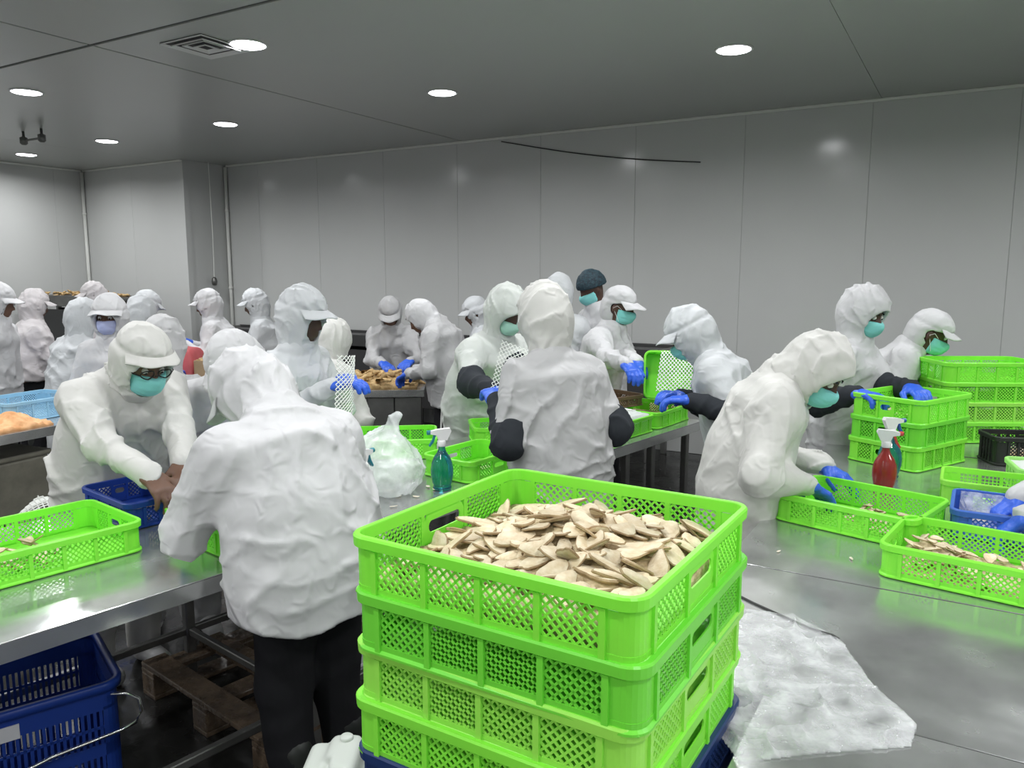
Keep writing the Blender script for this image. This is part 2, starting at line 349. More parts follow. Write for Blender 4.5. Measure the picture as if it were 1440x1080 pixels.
# ceiling air diffuser beside a light
vt = thing('ceiling_vent', 'square white air diffuser with nested louvres set in the ceiling', 'vent', rm(-4.22, 3.44, CEIL), ROOM_A)
for k, s in enumerate((.19, .145, .10, .055)):
    m2 = MB(); z = -.004 - .006*(k % 2)
    for q in range(4):
        a = q*math.pi/2; c, s_ = math.cos(a), math.sin(a)
        pts = [(-s, -s, z-.008), (s, -s, z-.008), (s-.022, -s+.022, z), (-s+.022, -s+.022, z), (-s, -s, z-.004+.004), (s, -s, z)]
        rp = [(x*c-y*s_, x*s_+y*c, zz) for x, y, zz in pts]
        m2.add(rp, [(0, 1, 2, 3), (0, 4, 5, 1), (4, 3, 2, 5)])
    m2.obj('outer_frame' if k == 0 else 'louvre', M_WHITEM, vt)
m2 = MB(); m2.box(-.19, .19, -.19, .19, -.0015, 0); m2.obj('backing', M_DARK, vt)
# small twin-ended ceiling fixture
fx = thing('ceiling_fixture', 'small dark metal bar with two round ends fixed to the ceiling', 'fixture', rm(-8.1, 4.48, CEIL), ROOM_A)
m2 = MB(); m2.tube([(-.16, 0, -.09), (.16, 0, -.09)], .011, 8); m2.obj('bar', M_STEELD, fx)
for s in (-1, 1):
    m2 = MB(); m2.lathe([(.02, -.13), (.036, -.115), (.036, -.06), (.012, -.05), (.012, 0)], 12, (s*.16, 0, 0)); m2.obj('end_piece', M_STEELD, fx, smooth=True)
# pull cord with socket by the pillar
cd = thing('hanging_socket', 'pale cord hanging down the dark wall corner with a small socket at its end', 'cord', rm(PT+.06, 6.86, 0), ROOM_A)
m2 = MB(); m2.tube([(0, 0, CEIL), (0, .01, 2.2), (0, 0, 1.66)], .006, 6); m2.obj('cord', M_TRIM, cd)
m2 = MB(); m2.lathe([(.012, 1.66), (.03, 1.64), (.036, 1.60), (.03, 1.56), (.018, 1.55)], 12); m2.obj('socket', M_STEELD, cd, smooth=True)
# loose cable on the back wall
def onn(u, v, n): r = ray(u, v); return CAMP + r * ((n - CAMP @ NV) / (r @ NV))
pts = []
for k in range(13):
    s = k / 12; p = onn(705 + 280*s, 199 + 29*s + 6*math.sin(math.pi*s) , N1 - .016); pts.append(p)
m2 = MB(); m2.tube(pts, .006, 6); tag(m2.obj('wall_cable', M_DARK), 'thin black cable sagging across the upper back wall', 'cable')

# ------------------------------------------------------------------ conveyors far behind
def conveyor(t0, t1, n0, n1, top, label, side, mats):
    c = thing('conveyor', label, 'conveyor', rm((t0+t1)/2, (n0+n1)/2, 0), ROOM_A); L = (t1-t0)/2; D = (n1-n0)/2
    m2 = MB(); m2.box(-L, L, -D+.03, D-.03, top-.06, top-.03); m2.obj('belt', M_BELT, c)
    for s in (-1, 1):
        m2 = MB(); m2.bbox(-L, L, s*D-.015, s*D+.015, top-.13, top, .005); m2.obj('side_rail', mats, c)
        m2 = MB(); m2.bbox(-L, L, s*(D-.02)-.006, s*(D-.02)+.006, top-side, top-.17, .003); m2.obj('side_panel', M_DARK if side > .6 else M_STEELD, c)
    for x in np.linspace(-L+.1, L-.1, max(2, int(2*L/1.3)+1)):
        for s in (-1, 1): m2 = MB(); m2.bbox(x-.025, x+.025, s*(D-.05)-.025, s*(D-.05)+.025, 0, top-.06, .004); m2.obj('leg', M_STEELD, c)
    for s in (-1, 1): m2 = MB(); m2.tube([(s*L, -D, top-.045), (s*L, D, top-.045)], .04, 10); m2.obj('roller', M_STEELD, c)
conveyor(-10.3, -8.45, 5.45, 5.85, 1.44, 'tall grey conveyor carrying orange roots beside the square wall pillar', .9, M_STEELD)
conveyor(-8.3, -2.35, 6.55, 7.08, 1.04, 'long dark conveyor bench standing against the back wall', .75, M_DARK)
# ================================================================== TABLES
def table(origin, ang, L, W, z, label, cat='table', legs=(), mtop=None, lip=0.055, shelf=None, back=True):
    """origin = near-left corner; x along ang, y to the left of it"""
    c = thing('work_table', label, cat, (origin[0], origin[1], 0), ang)
    m2 = MB(); m2.bbox(0, L, 0, W, z-.004, z, .0015); m2.box(.012, L-.012, .012, W-.012, z-.02, z-.004); m2.obj('table_top', mtop or M_STEEL, c)
    for nm, a in (('front_lip', (0, L, 0, .004)), ('back_lip', (0, L, W-.004, W)), ('end_lip', (0, .004, .004, W-.004)), ('end_lip', (L-.004, L, .004, W-.004))):
        m2 = MB(); m2.box(a[0], a[1], a[2], a[3], z-lip, z-.0045); m2.obj(nm, mtop or M_STEEL, c)
    for x in (legs or (0.08, L/2, L-.08)):
        for y in (.07, W-.07): m2 = MB(); m2.bbox(x-.02, x+.02, y-.02, y+.02, 0, z-.02, .005); m2.obj('leg', M_STEELD, c)
    if shelf:
        for y in (.07, W-.07): m2 = MB(); m2.bbox(.08, L-.08, y-.012, y+.012, shelf-.03, shelf, .004); m2.obj('stretcher', M_STEELD, c)
        for x in (legs or (.08, L-.08)): m2 = MB(); m2.bbox(x-.012, x+.012, .09, W-.09, shelf-.03, shelf, .004); m2.obj('cross_bar', M_STEELD, c)
    return c
TZ = 0.80
EA = R(50.4); ED = np.array([math.cos(EA), math.sin(EA), 0]); EM = np.array([math.sin(EA), -math.cos(EA), 0])   # along / out of the long table edge
E0 = np.array([-1.258, 1.815, 0])
def te(s, d, z=TZ): return E0 + ED*s - EM*d + np.array([0, 0, z])     # s metres along the front edge, d metres in from it
a = te(-.95, 0); table(a, EA, 2.98, 1.0, TZ, 'long wet steel work table holding the bag of ice and the aqua spray bottle', legs=(.1, 1.9, 2.88), shelf=.22)
a = te(2.035, 0); table(a, EA, 1.80, .80, TZ, 'steel work table with white net trays, end to end with the long table', legs=(.1, 1.0, 1.28, 1.7), shelf=.22)
a = rm(-.62, 2.40); table(a, ROOM_A, 1.07, 2.0, TZ, 'dark reflective steel table carrying the stack of three green crates', legs=(.09, .98), shelf=.22)
a = rm(-.62, 1.64); table(a, ROOM_A, 1.75, .752, TZ, 'bare wet steel table with clear film spread on it', legs=(.09, 1.66), shelf=.22)
a = rm(-.33, .72); table(a, ROOM_A, 1.46, .915, TZ, 'bare steel table beside the tall stack of crates', legs=(.09, 1.37), shelf=.22)
a = rm(-.12, 4.42); table(a, ROOM_A, 1.25, .62, TZ, 'narrow steel table under the wide stack of green crates', legs=(.09, 1.1))
table(np.array([-2.98, 4.05, 0]), R(66), 1.05, 1.0, TZ, 'steel table holding a light blue crate and orange roots', legs=(.1, .95), shelf=.25)
c4 = table(np.array([-1.62, 6.12, 0]), R(4), .92, .62, TZ-.02, 'far steel table heaped with pale ginger roots', legs=(.06, .86))
for i in range(4):
    m2 = MB(); m2.bbox(.03+i*.218, .03+i*.218+.212, .02, .034, .12, TZ-.08, .004); m2.obj('front_panel', M_STEELD, c4)
table(np.array([-3.08, 6.38, 0]), R(3), .75, .58, TZ, 'far table with red sheeting and a cardboard box on it', legs=(.06, .69))
table(np.array([-5.25, 7.35, 0]), R(5), 1.25, .6, TZ-.12, 'far low table with leafy green crates', legs=(.06, 1.19))
# strip of angle iron in the seam between the two right-hand tables
# pallets on the wet floor
def pallet(loc, ang, L, W, label, nb=5):
    p = thing('pallet', label, 'pallet', loc, ang)
    for i in range(nb): y = (W-.10)*i/(nb-1); m2 = MB(); m2.bbox(0, L, y, y+.10, .115, .137, .004); m2.obj('deck_board', M_WOOD, p)
    for x in (0, L/2-.05, L-.1):
        m2 = MB(); m2.bbox(x, x+.10, 0, W, .094, .114, .003); m2.obj('bearer', M_WOOD, p)
        for y in (0, W/2-.05, W-.1): m2 = MB(); m2.bbox(x, x+.1, y, y+.10, .019, .093, .004); m2.obj('block', M_WOOD, p)
        m2 = MB(); m2.bbox(x, x+.10, 0, W, 0, .018, .003); m2.obj('skid', M_WOOD, p)
a = te(.75, .95, 0); pallet(a, EA+R(-90), .9, .85, 'wet wooden pallet on the floor under the long steel table', 4)
a = te(2.6, .8, 0); pallet(a, EA+R(-90), .75, .8, 'wooden pallet on the floor under the table with net trays', 5)
# ================================================================== CRATES
def rpath(w, d, r, nc=6):
    P = []
    for cx, cy, a0 in ((w/2-r, d/2-r, 0), (-w/2+r, d/2-r, 90), (-w/2+r, -d/2+r, 180), (w/2-r, -d/2+r, 270)):
        for k in range(nc+1): a = R(a0 + 90*k/nc); P.append((cx+r*math.cos(a), cy+r*math.sin(a), math.cos(a), math.sin(a)))
    return P
def band(mb, w, d, r, prof, skip=None):
    """closed profile [(offset outwards, z)...] swept round a rounded rectangle"""
    P = rpath(w, d, r); n = len(P); m = len(prof); v = []
    for x, y, nx, ny in P:
        for o, z in prof: v.append((x+nx*o, y+ny*o, z))
    f = []
    for i in range(n):
        j = (i+1) % n
        if skip and i % 7 == 6: continue
        for k in range(m): l = (k+1) % m; f.append((i*m+k, j*m+k, j*m+l, i*m+l))
    if skip:
        for i in range(n):
            if i % 7 == 0: f.append(tuple(i*m+k for k in range(m)))
            if i % 7 == 6: f.append(tuple(i*m+k for k in range(m-1, -1, -1)))
    mb.add(v, f)
def lattice(w, h, pitch, bw, th, style='diamond'):
    mb = MB()
    def bar(x0, z0, x1, z1):
        dx, dz = x1-x0, z1-z0; L = math.hypot(dx, dz)
        if L < .004: return
        px, pz = -dz/L*bw/2, dx/L*bw/2
        v = [(x0+px, -th/2, z0+pz), (x0-px, -th/2, z0-pz), (x1-px, -th/2, z1-pz), (x1+px, -th/2, z1+pz)]
        v += [(a, th/2, c) for a, _, c in v]
        mb.add(v, [(0, 1, 2, 3), (7, 6, 5, 4), (0, 3, 7, 4), (2, 1, 5, 6)])
    if style == 'diamond':
        k = -int(h/pitch)-1
        while k*pitch < w:
            c = k*pitch + pitch*.5
            x0, x1 = max(0, c), min(w, c+h)
            if x1 > x0: bar(x0-w/2, x0-c, x1-w/2, x1-c); bar(x0-w/2, h-(x0-c), x1-w/2, h-(x1-c))
            k += 1
    elif style == 'square':
        for k in range(int(w/pitch)+1): bar(-w/2+k*pitch, 0, -w/2+k*pitch, h)
        for k in range(int(h/pitch)+1): bar(-w/2, k*pitch, w/2, k*pitch)
    else:
        for k in range(int(w/pitch)+1): bar(-w/2+k*pitch, 0, -w/2+k*pitch, h)
        bar(-w/2, h/2, w/2, h/2)
    return mb
def grip_mesh(w, h):
    mb = MB(); sw, s0, s1 = w*.40, h*.42, h*.80; r = (s1-s0)/2; th = .0016
    out = []; inn = []
    for k in range(24):
        a = 2*math.pi*k/24; ca, sa = math.cos(a), math.sin(a)
        inn.append((math.copysign(sw-r, ca)+r*ca if abs(ca) > 1e-6 else 0, (s0+s1)/2+r*sa))
        q = max(abs(ca)/(w/2), abs(sa)/(h/2)); out.append((ca/q, h/2+sa/q))
    v = [(x, -th, z) for x, z in out] + [(x, -th, z) for x, z in inn] + [(x, th, z) for x, z in out] + [(x, th, z) for x, z in inn]
    f = []
    for k in range(24):
        j = (k+1) % 24; f += [(k, j, 24+j, 24+k), (48+j, 48+k, 72+k, 72+j), (24+k, 24+j, 72+j, 72+k)]
    return mb.add(v, f)
CACHE = {}
def crate_parts(w, d, h, style, nl, pitch):
    key = (w, d, h, style, nl, pitch)
    if key in CACHE: return CACHE[key]
    r = .032; ins = .010; wi, di = w-2*ins, d-2*ins; parts = []
    mb = MB(); band(mb, wi, di, r, [(0, h-.024), (.008, h-.021), (.009, h-.0035), (.006, h), (-.003, h), (-.004, h-.002), (-.004, h-.024)]); parts.append(('rim', mb.mesh('rim'), (0, 0, 0), 0))
    mb = MB(); band(mb, wi, di, r, [(0, .004), (.001, .022), (-.003, .022), (-.003, .004)])
    band(mb, wi, di, r, [(.0005, .002), (.006, .004), (.006, .008), (.0005, .012), (-.003, .012), (-.003, .002)])
    band(mb, wi, di, r, [(0, .02), (0, h-.025), (-.003, h-.025), (-.003, .02)], skip=True)
    ext = .024; z0, z1 = .021, h-.026
    for sx in (-1, 1):
        for sy in (-1, 1):
            mb.box(*sorted((sx*(wi/2-r), sx*(wi/2-r-ext))), *sorted((sy*di/2, sy*(di/2-.003))), z0, z1)
            mb.box(*sorted((sx*wi/2, sx*(wi/2-.003))), *sorted((sy*(di/2-r), sy*(di/2-r-ext))), z0, z1)
    lw = wi-2*(r+ext); ld = di-2*(r+ext); ns = 3; rib = .011
    for i in range(nl+1):
        x = -lw/2+lw*i/nl
        for sy in (-1, 1): mb.box(x-rib/2, x+rib/2, *sorted((sy*(di/2+.005), sy*(di/2-.004))), z0-.014, z1+.002)
    for i in range(ns+1):
        y = -ld/2+ld*i/ns
        for sx in (-1, 1): mb.box(*sorted((sx*(wi/2+.005), sx*(wi/2-.004))), y-rib/2, y+rib/2, z0-.014, z1+.002)
    parts.append(('frame', mb.mesh('frame'), (0, 0, 0), 0))
    mb = MB(); mb.bbox(-wi/2+.004, wi/2-.004, -di/2+.004, di/2-.004, .003, .007, .001); parts.append(('base', mb.mesh('base'), (0, 0, 0), 0))
    ph = z1-z0; pl = lattice(lw/nl-rib, ph, pitch, .0042, .003, style).mesh('lattice_panel'); ps = lattice(ld/ns-rib, ph, pitch, .0042, .003, style).mesh('lattice_panel')
    gp = grip_mesh(ld/ns-rib, ph).mesh('hand_grip')
    for sy in (-1, 1):
        for i in range(nl): parts.append(('lattice_panel', pl, (-lw/2+lw*(i+.5)/nl, sy*(di/2-.0015), z0), 0))
    for sx in (-1, 1):
        for i in range(ns): parts.append(('hand_grip' if i == 1 else 'lattice_panel', gp if i == 1 else ps, (sx*(wi/2-.0015), -ld/2+ld*(i+.5)/ns, z0), math.pi/2))
    CACHE[key] = parts; return parts
MATMESH = {}
def crate(center, ang, w, d, h, m, label, group=None, style='diamond', nl=4, pitch=.0165, name='plastic_crate'):
    c = thing(name, label, 'crate', center, ang, group)
    for nm, me, loc, rz in crate_parts(w, d, h, style, nl, pitch):
        k = (me.name, m.name)
        if k not in MATMESH: q = me.copy(); q.name = nm; q.materials.clear(); q.materials.append(m); MATMESH[k] = q
        link(nm, MATMESH[k], None, c, loc, rz)
    return c
def corner(p, ang, w, d, z):   # crate centre from its near-left corner, x along ang
    c, s = math.cos(ang), math.sin(ang); return (p[0]+c*w/2-s*d/2, p[1]+s*w/2+c*d/2, z)
ORD = ['topmost', 'second', 'third', 'fourth', 'fifth', 'sixth', 'seventh', 'eighth', 'ninth', 'tenth', 'eleventh', 'twelfth']
# ---- the tall stack that stands on the floor
SA = ROOM_A+R(-1.5); SW = .575; SH = .115; SP = .1025
sc_ = rm(-.65, 1.29); nst = 12; off = [(.0, .0, 0), (.004, -.003, .3), (.002, .004, -.4), (-.003, .0, .2)]
top_z = None
for i in range(nst):
    z = 1.24 - SH - i*SP
    if z < 0: break
    last = z
for i in range(nst):
    z = 1.24 - SH - i*SP
    if z < -0.001: break
    o = off[i % 4]; mt = [M_GREEN, M_GREEN2, M_LIME, M_GREEN][i] if i < 4 else M_NAVY
    lab = ['bright green crate full of pale root slices, topmost of the tall stack', 'green crate directly under the crate full of root slices',
           'lime green crate, third from the top of the tall stack', 'green crate resting on the dark blue crates of the tall stack'][i] if i < 4 else 'dark blue crate, %s from the top of the tall stack' % ORD[i]
    crate((sc_[0]+o[0], sc_[1]+o[1], z), SA+R(o[2]), SW, SW, SH, mt, lab, 'crates of the tall stack', nl=4, pitch=.0172)
    zlow = z
m2 = MB(); 
pl_ = thing('dolly', 'low dark dolly under the tall stack of crates', 'dolly', (sc_[0], sc_[1], 0), SA)
m2 = MB(); m2.bbox(-.28, .28, -.28, .28, zlow-.05, zlow, .006); m2.obj('deck', M_NAVY, pl_)
for sx in (-1, 1):
    for sy in (-1, 1): m2 = MB(); m2.tube([(sx*.22-.012, sy*.22, .025), (sx*.22+.012, sy*.22, .025)], .025, 12); m2.obj('wheel', M_BLACKP, pl_)
# ---- crates on the long table
g = 'green crates on the tables'
C1c = corner((-1.51, 2.08), R(51), .50, .40, TZ); crate(C1c, R(51), .50, .40, .105, M_GREEN, 'green crate with a few root slices beside the man in glasses', g)
C2c = corner((-1.225, 2.63), R(-39.2), .41, .36, TZ); crate(C2c, R(-39.2), .41, .36, .10, M_GREEN, 'green crate in front of the worker seen from behind in black trousers', g, nl=3)
C3c = corner((-1.655, 2.895), R(-39.2), .40, .30, TZ); crate(C3c, R(-39.2), .40, .30, .10, M_BLUE, 'dark blue crate of grey slices under the hands of the man in glasses', nl=3)
C4c = corner((-.80, 3.70), R(6), .44, .38, TZ); crate(C4c, R(6), .44, .38, .10, M_GREEN, 'green crate behind the bag of ice', g)
C5c = corner((-.415, 3.44), R(-37), .30, .42, TZ); crate(C5c, R(-37), .30, .42, .10, M_GREEN, 'green crate behind the aqua spray bottle', g, nl=3)
C6c = te(2.60, .58); crate(C6c, R(10), .36, .30, .10, M_GREEN, 'green crate beside the worker in black sleeves holding a net', g, nl=3)
C7c = te(3.10, .24); crate(C7c, EA, .50, .36, .10, M_GREEN, 'green crate holding white ice under a net tray', g)
C8c = te(3.60, .25); crate(C8c, EA+R(3), .46, .36, .10, M_GREEN, 'green crate at the hands of the worker in the white peaked hood', g)
C9c = te(3.50, .61); crate(C9c, EA+R(-4), .42, .34, .09, M_LIME, 'lime green crate beyond the brown tray', g)
crate((*te(3.36, .40)[:2], TZ+.112), EA+R(-14), .38, .28, .07, M_BROWNP, 'shallow brown perforated tray lying on the green crates', None, nl=3, name='tray')
# upright crate leaning on end
cu = crate((1.0, 4.90, TZ+.108+.152), R(-8), .34, .30, .12, M_GREEN, 'green crate propped on its side behind the white net', g, nl=3); cu.rotation_euler = (R(78), 0, R(-8))
# ---- crates on the right-hand table
C12c = corner((.958, 2.80), R(-45), .50, .37, TZ); crate(C12c, R(-45), .50, .37, .105, M_GREEN, 'green crate into which the stooping worker reaches', g)
C13c = corner((1.088, 2.248), R(-38.5), .54, .37, TZ); crate(C13c, R(-38.5), .54, .37, .105, M_GREEN, 'green crate of cut root slices on the edge of the dark table', g)
BKc = corner((1.50, 2.60), R(-31), .46, .33, TZ); crate(BKc, R(-31), .46, .33, .10, M_BLUE2, 'blue crate lined with clear film, holding white slices', None, nl=4)
C11c = corner((1.675, 2.985), R(-30), .36, .28, TZ); crate(C11c, R(-30), .36, .28, .10, M_LIME, 'lime green basket with square holes behind the blue crate', None, 'square', 3, .014, 'basket')
C10c = corner((2.06, 3.10), R(-20), .34, .28, TZ); crate(C10c, R(-20), .34, .28, .11, M_PGREEN, 'pale green crate filled with ice', None, nl=3)
S2A = R(33); S2c = corner((1.832, 3.452), S2A, .46, .37, 0)
for i in range(3):
    crate((S2c[0]+.003*i, S2c[1], TZ+.108*i), S2A+R(.6*i), .46, .37, .118, [M_GREEN, M_GREEN2, M_GREEN][i],
          ['bottom green crate of the stack of three beside the red spray bottle', 'middle green crate of the stack of three beside the red spray bottle', 'top open green crate of the stack of three'][i], 'stack of three crates', nl=4)
BLc = corner((2.27, 3.60), R(-8), .26, .22, TZ); crate(BLc, R(-8), .26, .22, .14, M_BLACKP, 'black crate of pale slices between the two green stacks', None, nl=3, name='plastic_crate')
S3c = corner((2.30, 4.10), R(-2), .54, .36, 0)
for i in range(4):
    crate((S3c[0], S3c[1]+.004*i, TZ+.106*i), R(-2)+R(.4*(i % 2)), .54, .36, .116, [M_GREEN, M_LIME, M_GREEN, M_GREEN][i],
          ['lowest', 'second lowest', 'third', 'topmost'][i] + ' green crate of the wide stack on the narrow table', 'wide stack of crates', nl=4)
# ---- far crates
crate((-3.085, 4.915, TZ), R(66), .52, .40, .13, M_LBLUE, 'light blue crate on the table of orange roots', None, nl=4)
crate((-4.88, 7.68, TZ-.12), R(5), .5, .36, .12, M_GREEN2, 'green crate of leaves on the low far table beside the worker in black trousers', 'leafy crates')
crate((-4.34, 7.72, TZ-.12), R(5), .5, .36, .12, M_GREEN2, 'green crate of leaves on the low far table', 'leafy crates')
# ---- big blue basket with a wire handle under the table
bb = thing('basket', 'large dark blue slotted basket with a wire handle under the table', 'basket', (-1.60, 2.28, 0), R(38))
bw_, bd_, bh_ = .60, .44, .45
m2 = MB(); band(m2, bw_, bd_, .05, [(0, bh_-.03), (.014, bh_-.028), (.016, bh_-.004), (.010, bh_), (-.004, bh_), (-.004, bh_-.03)]); m2.obj('rim', M_BLUE, bb, smooth=True)
m2 = MB(); band(m2, bw_, bd_, .05, [(0, .0), (0, .08), (-.004, .08), (-.004, .0)]); band(m2, bw_, bd_, .05, [(0, .21), (0, .25), (-.004, .25), (-.004, .21)])
band(m2, bw_, bd_, .05, [(0, .36), (0, bh_-.02), (-.004, bh_-.02), (-.004, .36)]); band(m2, bw_, bd_, .05, [(0, .07), (0, .37), (-.004, .37), (-.004, .07)], skip=True)
m2.box(-bw_/2+.01, bw_/2-.01, -bd_/2+.01, bd_/2-.01, .004, .01); m2.obj('body', M_BLUE, bb)
for (L_, px, rz) in ((bw_-.10, lambda s: (0, s*(bd_/2-.002), 0), 0), (bd_-.10, lambda s: (s*(bw_/2-.002), 0, 0), math.pi/2)):
    for z0, hh in ((.08, .13), (.25, .11)):
        me = lattice(L_, hh, .017, .009, .003, 'slot').mesh('slotted_panel'); me.materials.append(M_BLUE)
        for s in (-1, 1): p = px(s); link('slotted_panel', me, None, bb, (p[0], p[1], z0), rz)
pts = [(bw_/2+.02, .16, .40), (bw_/2+.06, .16, .385), (bw_/2+.075, .15, .33), (bw_/2+.06, .10, .29), (bw_/2+.03, .02, .30), (bw_/2+.03, -.06, .31), (bw_/2+.04, -.13, .29), (bw_/2+.03, -.19, .30)]
pts = [(.27, -bd_/2-.018, .415), (.31, -bd_/2-.03, .41), (.345, -bd_/2-.04, .385), (.35, -bd_/2-.045, .345), (.33, -bd_/2-.05, .315), (.29, -bd_/2-.05, .305), (.10, -bd_/2-.05, .29), (.02, -bd_/2-.055, .275), (-.04, -bd_/2-.055, .285), (-.16, -bd_/2-.05, .28), (-.26, -bd_/2-.02, .30)]
m2 = MB(); m2.tube(pts, .0055, 8); m2.obj('wire_handle', M_CHROME, bb, smooth=True)
m2 = MB(); m2.bbox(-.13, .03, -bd_/2-.006, -bd_/2-.001, .355, .40, .001); m2.obj('paper_label', M_PAPER, bb)
# ================================================================== SLICES, ROOTS, ITEMS
rs = np.random.RandomState(11)
def slice_mesh(k, Ls, Ws, th):
    n = 16; out = []
    ph = rs.rand(3)*6.28
    for i in range(n):
        a = 2*math.pi*i/n; rr = 1 + .13*math.sin(2*a+ph[0]) + .12*math.sin(3*a+ph[1]) + .04*math.sin(5*a+ph[2])
        out.append((Ls/2*rr*math.cos(a)*(1+.12*math.sin(a)), Ws/2*rr*math.sin(a)))
    bend = rs.uniform(.5, 2.2)*rs.choice((-1, 1)); tw = rs.uniform(-1.5, 1.5)
    def zz(x, y): return bend*x*x*1.2 + tw*x*y*2
    v = []
    for s, o, q in ((.93, 0, -th/2), (1.0, 0, 0), (.93, 0, th/2)):
        for x, y in out: v.append((x*s, y*s, zz(x*s, y*s)+q))
    v.append((0, 0, -th*.6)); v.append((0, 0, th*.6)); f = []
    for l in range(2):
        for i in range(n): j = (i+1) % n; f.append((l*n+i, l*n+j, (l+1)*n+j, (l+1)*n+i))
    for i in range(n): j = (i+1) % n; f.append((j, i, 3*n)); f.append((2*n+i, 2*n+j, 3*n+1))
    me = mesh('root_slice', v, f); me.materials.append(None); me.materials.append(M_RIND)
    for i, q in enumerate(me.polygons):
        if i < n*2: q.material_index = 1
        else: q.use_smooth = True
    return me
SL = [slice_mesh(k, rs.uniform(.058, .100), rs.uniform(.026, .046), rs.uniform(.0035, .006)) for k in range(14)]
for me in SL: me.materials[0] = M_SLICE
SLD = [slice_mesh(k, rs.uniform(.035, .055), rs.uniform(.018, .028), .004) for k in range(5)]
for me in SLD: me.materials[0] = M_SLICED
SLW = [slice_mesh(k, rs.uniform(.055, .085), rs.uniform(.018, .026), .004) for k in range(5)]
M_SLW = mat('white_slice', (0.86, 0.80, 0.70), 0.5, col2=(0.74, 0.64, 0.50), vscale=18, objvar=.15)
for me in SLW: me.materials[0] = M_SLW; me.materials[1] = M_SLW
def put_slice(ms, p, label, group, tilt=.3, name='root_slice', scale=1.0):
    o = link(name, ms[rs.randint(len(ms))]); o.location = tuple(p)
    o.rotation_euler = (rs.normal(0, tilt), rs.normal(0, tilt), rs.uniform(0, 6.28)); s = scale*rs.uniform(.85, 1.15); o.scale = (s, s*rs.uniform(.9, 1.1), s)
    return tag(o, label, 'root slice' if 'slice' in name else 'root', group)
def local(c, ang, x, y, z): return np.array([c[0]+math.cos(ang)*x-math.sin(ang)*y, c[1]+math.sin(ang)*x+math.cos(ang)*y, c[2]+z])
def heap(name, c, ang, w, d, fn, m, label, cat, seed=0, n=40, amp=.006, frq=45, zb=0.008):
    xs = np.linspace(-w/2, w/2, n); ys = np.linspace(-d/2, d/2, n); X, Y = np.meshgrid(xs, ys, indexing='ij')
    P = np.stack([X*frq+seed, Y*frq, X*0+seed], -1).reshape(-1, 3)
    Z = fn(X, Y)+(ridged(P).reshape(n, n)-.5)*2*amp; Z = np.maximum(Z, zb+.001)
    top = np.stack([X, Y, Z], -1).reshape(-1, 3); bot = np.stack([X, Y, X*0+zb], -1).reshape(-1, 3); V = np.concatenate([top, bot])
    F = []; N_ = n*n
    for i in range(n-1):
        for j in range(n-1): a = i*n+j; F += [(a, a+n, a+n+1, a+1), (N_+a, N_+a+1, N_+a+n+1, N_+a+n)]
    for i in range(n-1):
        a = i*n; F.append((a, N_+a, N_+a+n, a+n)); a = i*n+n-1; F.append((a, a+n, N_+a+n, N_+a))
        a = i; F.append((a, a+1, N_+a+1, N_+a)); a = (n-1)*n+i; F.append((a, N_+a, N_+a+1, a+1))
    o = link(name, mesh(name, V, np.array(F), True), m, None, c, ang); o['kind'] = 'stuff'; o['label'] = label; o['category'] = cat; return o
# ---- the full crate
tc_ = (sc_[0], sc_[1], 1.24-SH)
def hf(x, y): return .040 + .048*np.exp(-((x-.03)**2+(y-.03)**2)/.032) + .020*np.exp(-((x-.20)**2+(y+.16)**2)/.02) - .012*np.exp(-((x+.24)**2)/.004)
heap('root_heap', tc_, SA, .525, .525, hf, M_HEAP, 'mass of pale root slices filling the topmost crate of the tall stack', 'root slices', 3.3, 64, .007, 38)
cells = [(i, j) for i in range(13) for j in range(13)]
for i, j in cells:
    x = -.235+.47*(i+.5+rs.uniform(-.6, .6))/13; y = -.235+.47*(j+.5+rs.uniform(-.6, .6))/13
    x = max(-.225, min(.225, x)); y = max(-.225, min(.225, y))
    put_slice(SL, local(tc_, SA, x, y, float(hf(x, y))+rs.uniform(.004, .018)), 'pale dried root slice heaped in the topmost crate of the tall stack', 'root slices in the full crate', .30)
def scatter(c, ang, spots, ms, label, group, tilt=.2, z0=.010, name='root_slice', scale=1.0):
    for x, y, k in spots: put_slice(ms, local(c, ang, x, y, z0+k), label, group, tilt, name, scale)
def rnd(n, x0, x1, y0, y1, z1): return [(rs.uniform(x0, x1), rs.uniform(y0, y1), rs.uniform(0, z1)) for _ in range(n)]
scatter(C13c, R(-38.5), [(a, b, .05*math.exp(-((a+.17)**2+(b-.03)**2)/.008)+q) for a, b, q in rnd(30, -.21, -.06, -.13, .13, .012)]+rnd(26, -.08, .22, -.14, .13, .018), SL, 'pale root slice in the green crate on the edge of the dark table', 'slices in the crate on the dark table edge', .25, .024, scale=.8)
heap('slice_heap', C13c, R(-38.5), .46, .30, lambda x, y: .014+.05*np.exp(-((x+.17)**2+(y-.03)**2)/.008), M_HEAP, 'root pieces under the slices in the crate on the dark table edge', 'root slices', 2.9, 30, .004, 40)
scatter(C12c, R(-45), rnd(24, -.10, .19, -.14, .14, .02), SL, 'pale root slice in the green crate before the stooping worker', 'slices before the stooping worker', .15, .022, scale=.75)
scatter(C1c, R(51), rnd(26, -.13, .08, -.14, .10, .03), SL, 'brownish root slice in the green crate beside the man in glasses', 'slices beside the man in glasses', .3, .022, scale=.8)
scatter(C5c, R(-37), rnd(8, -.08, .09, -.05, .12, .008), SL, 'pale root slice in the crate behind the aqua spray bottle', 'slices behind the aqua bottle', .15, .012, scale=.7)
scatter(BKc, R(-31), [(-.06+.035*k, -.02+.012*(k % 3), .022+.002*k) for k in range(7)]+rnd(12, -.14, .12, -.10, .06, .02), SLW, 'long white slice on the film in the blue crate', 'white slices in the blue crate', .12, .024, 'white_slice')
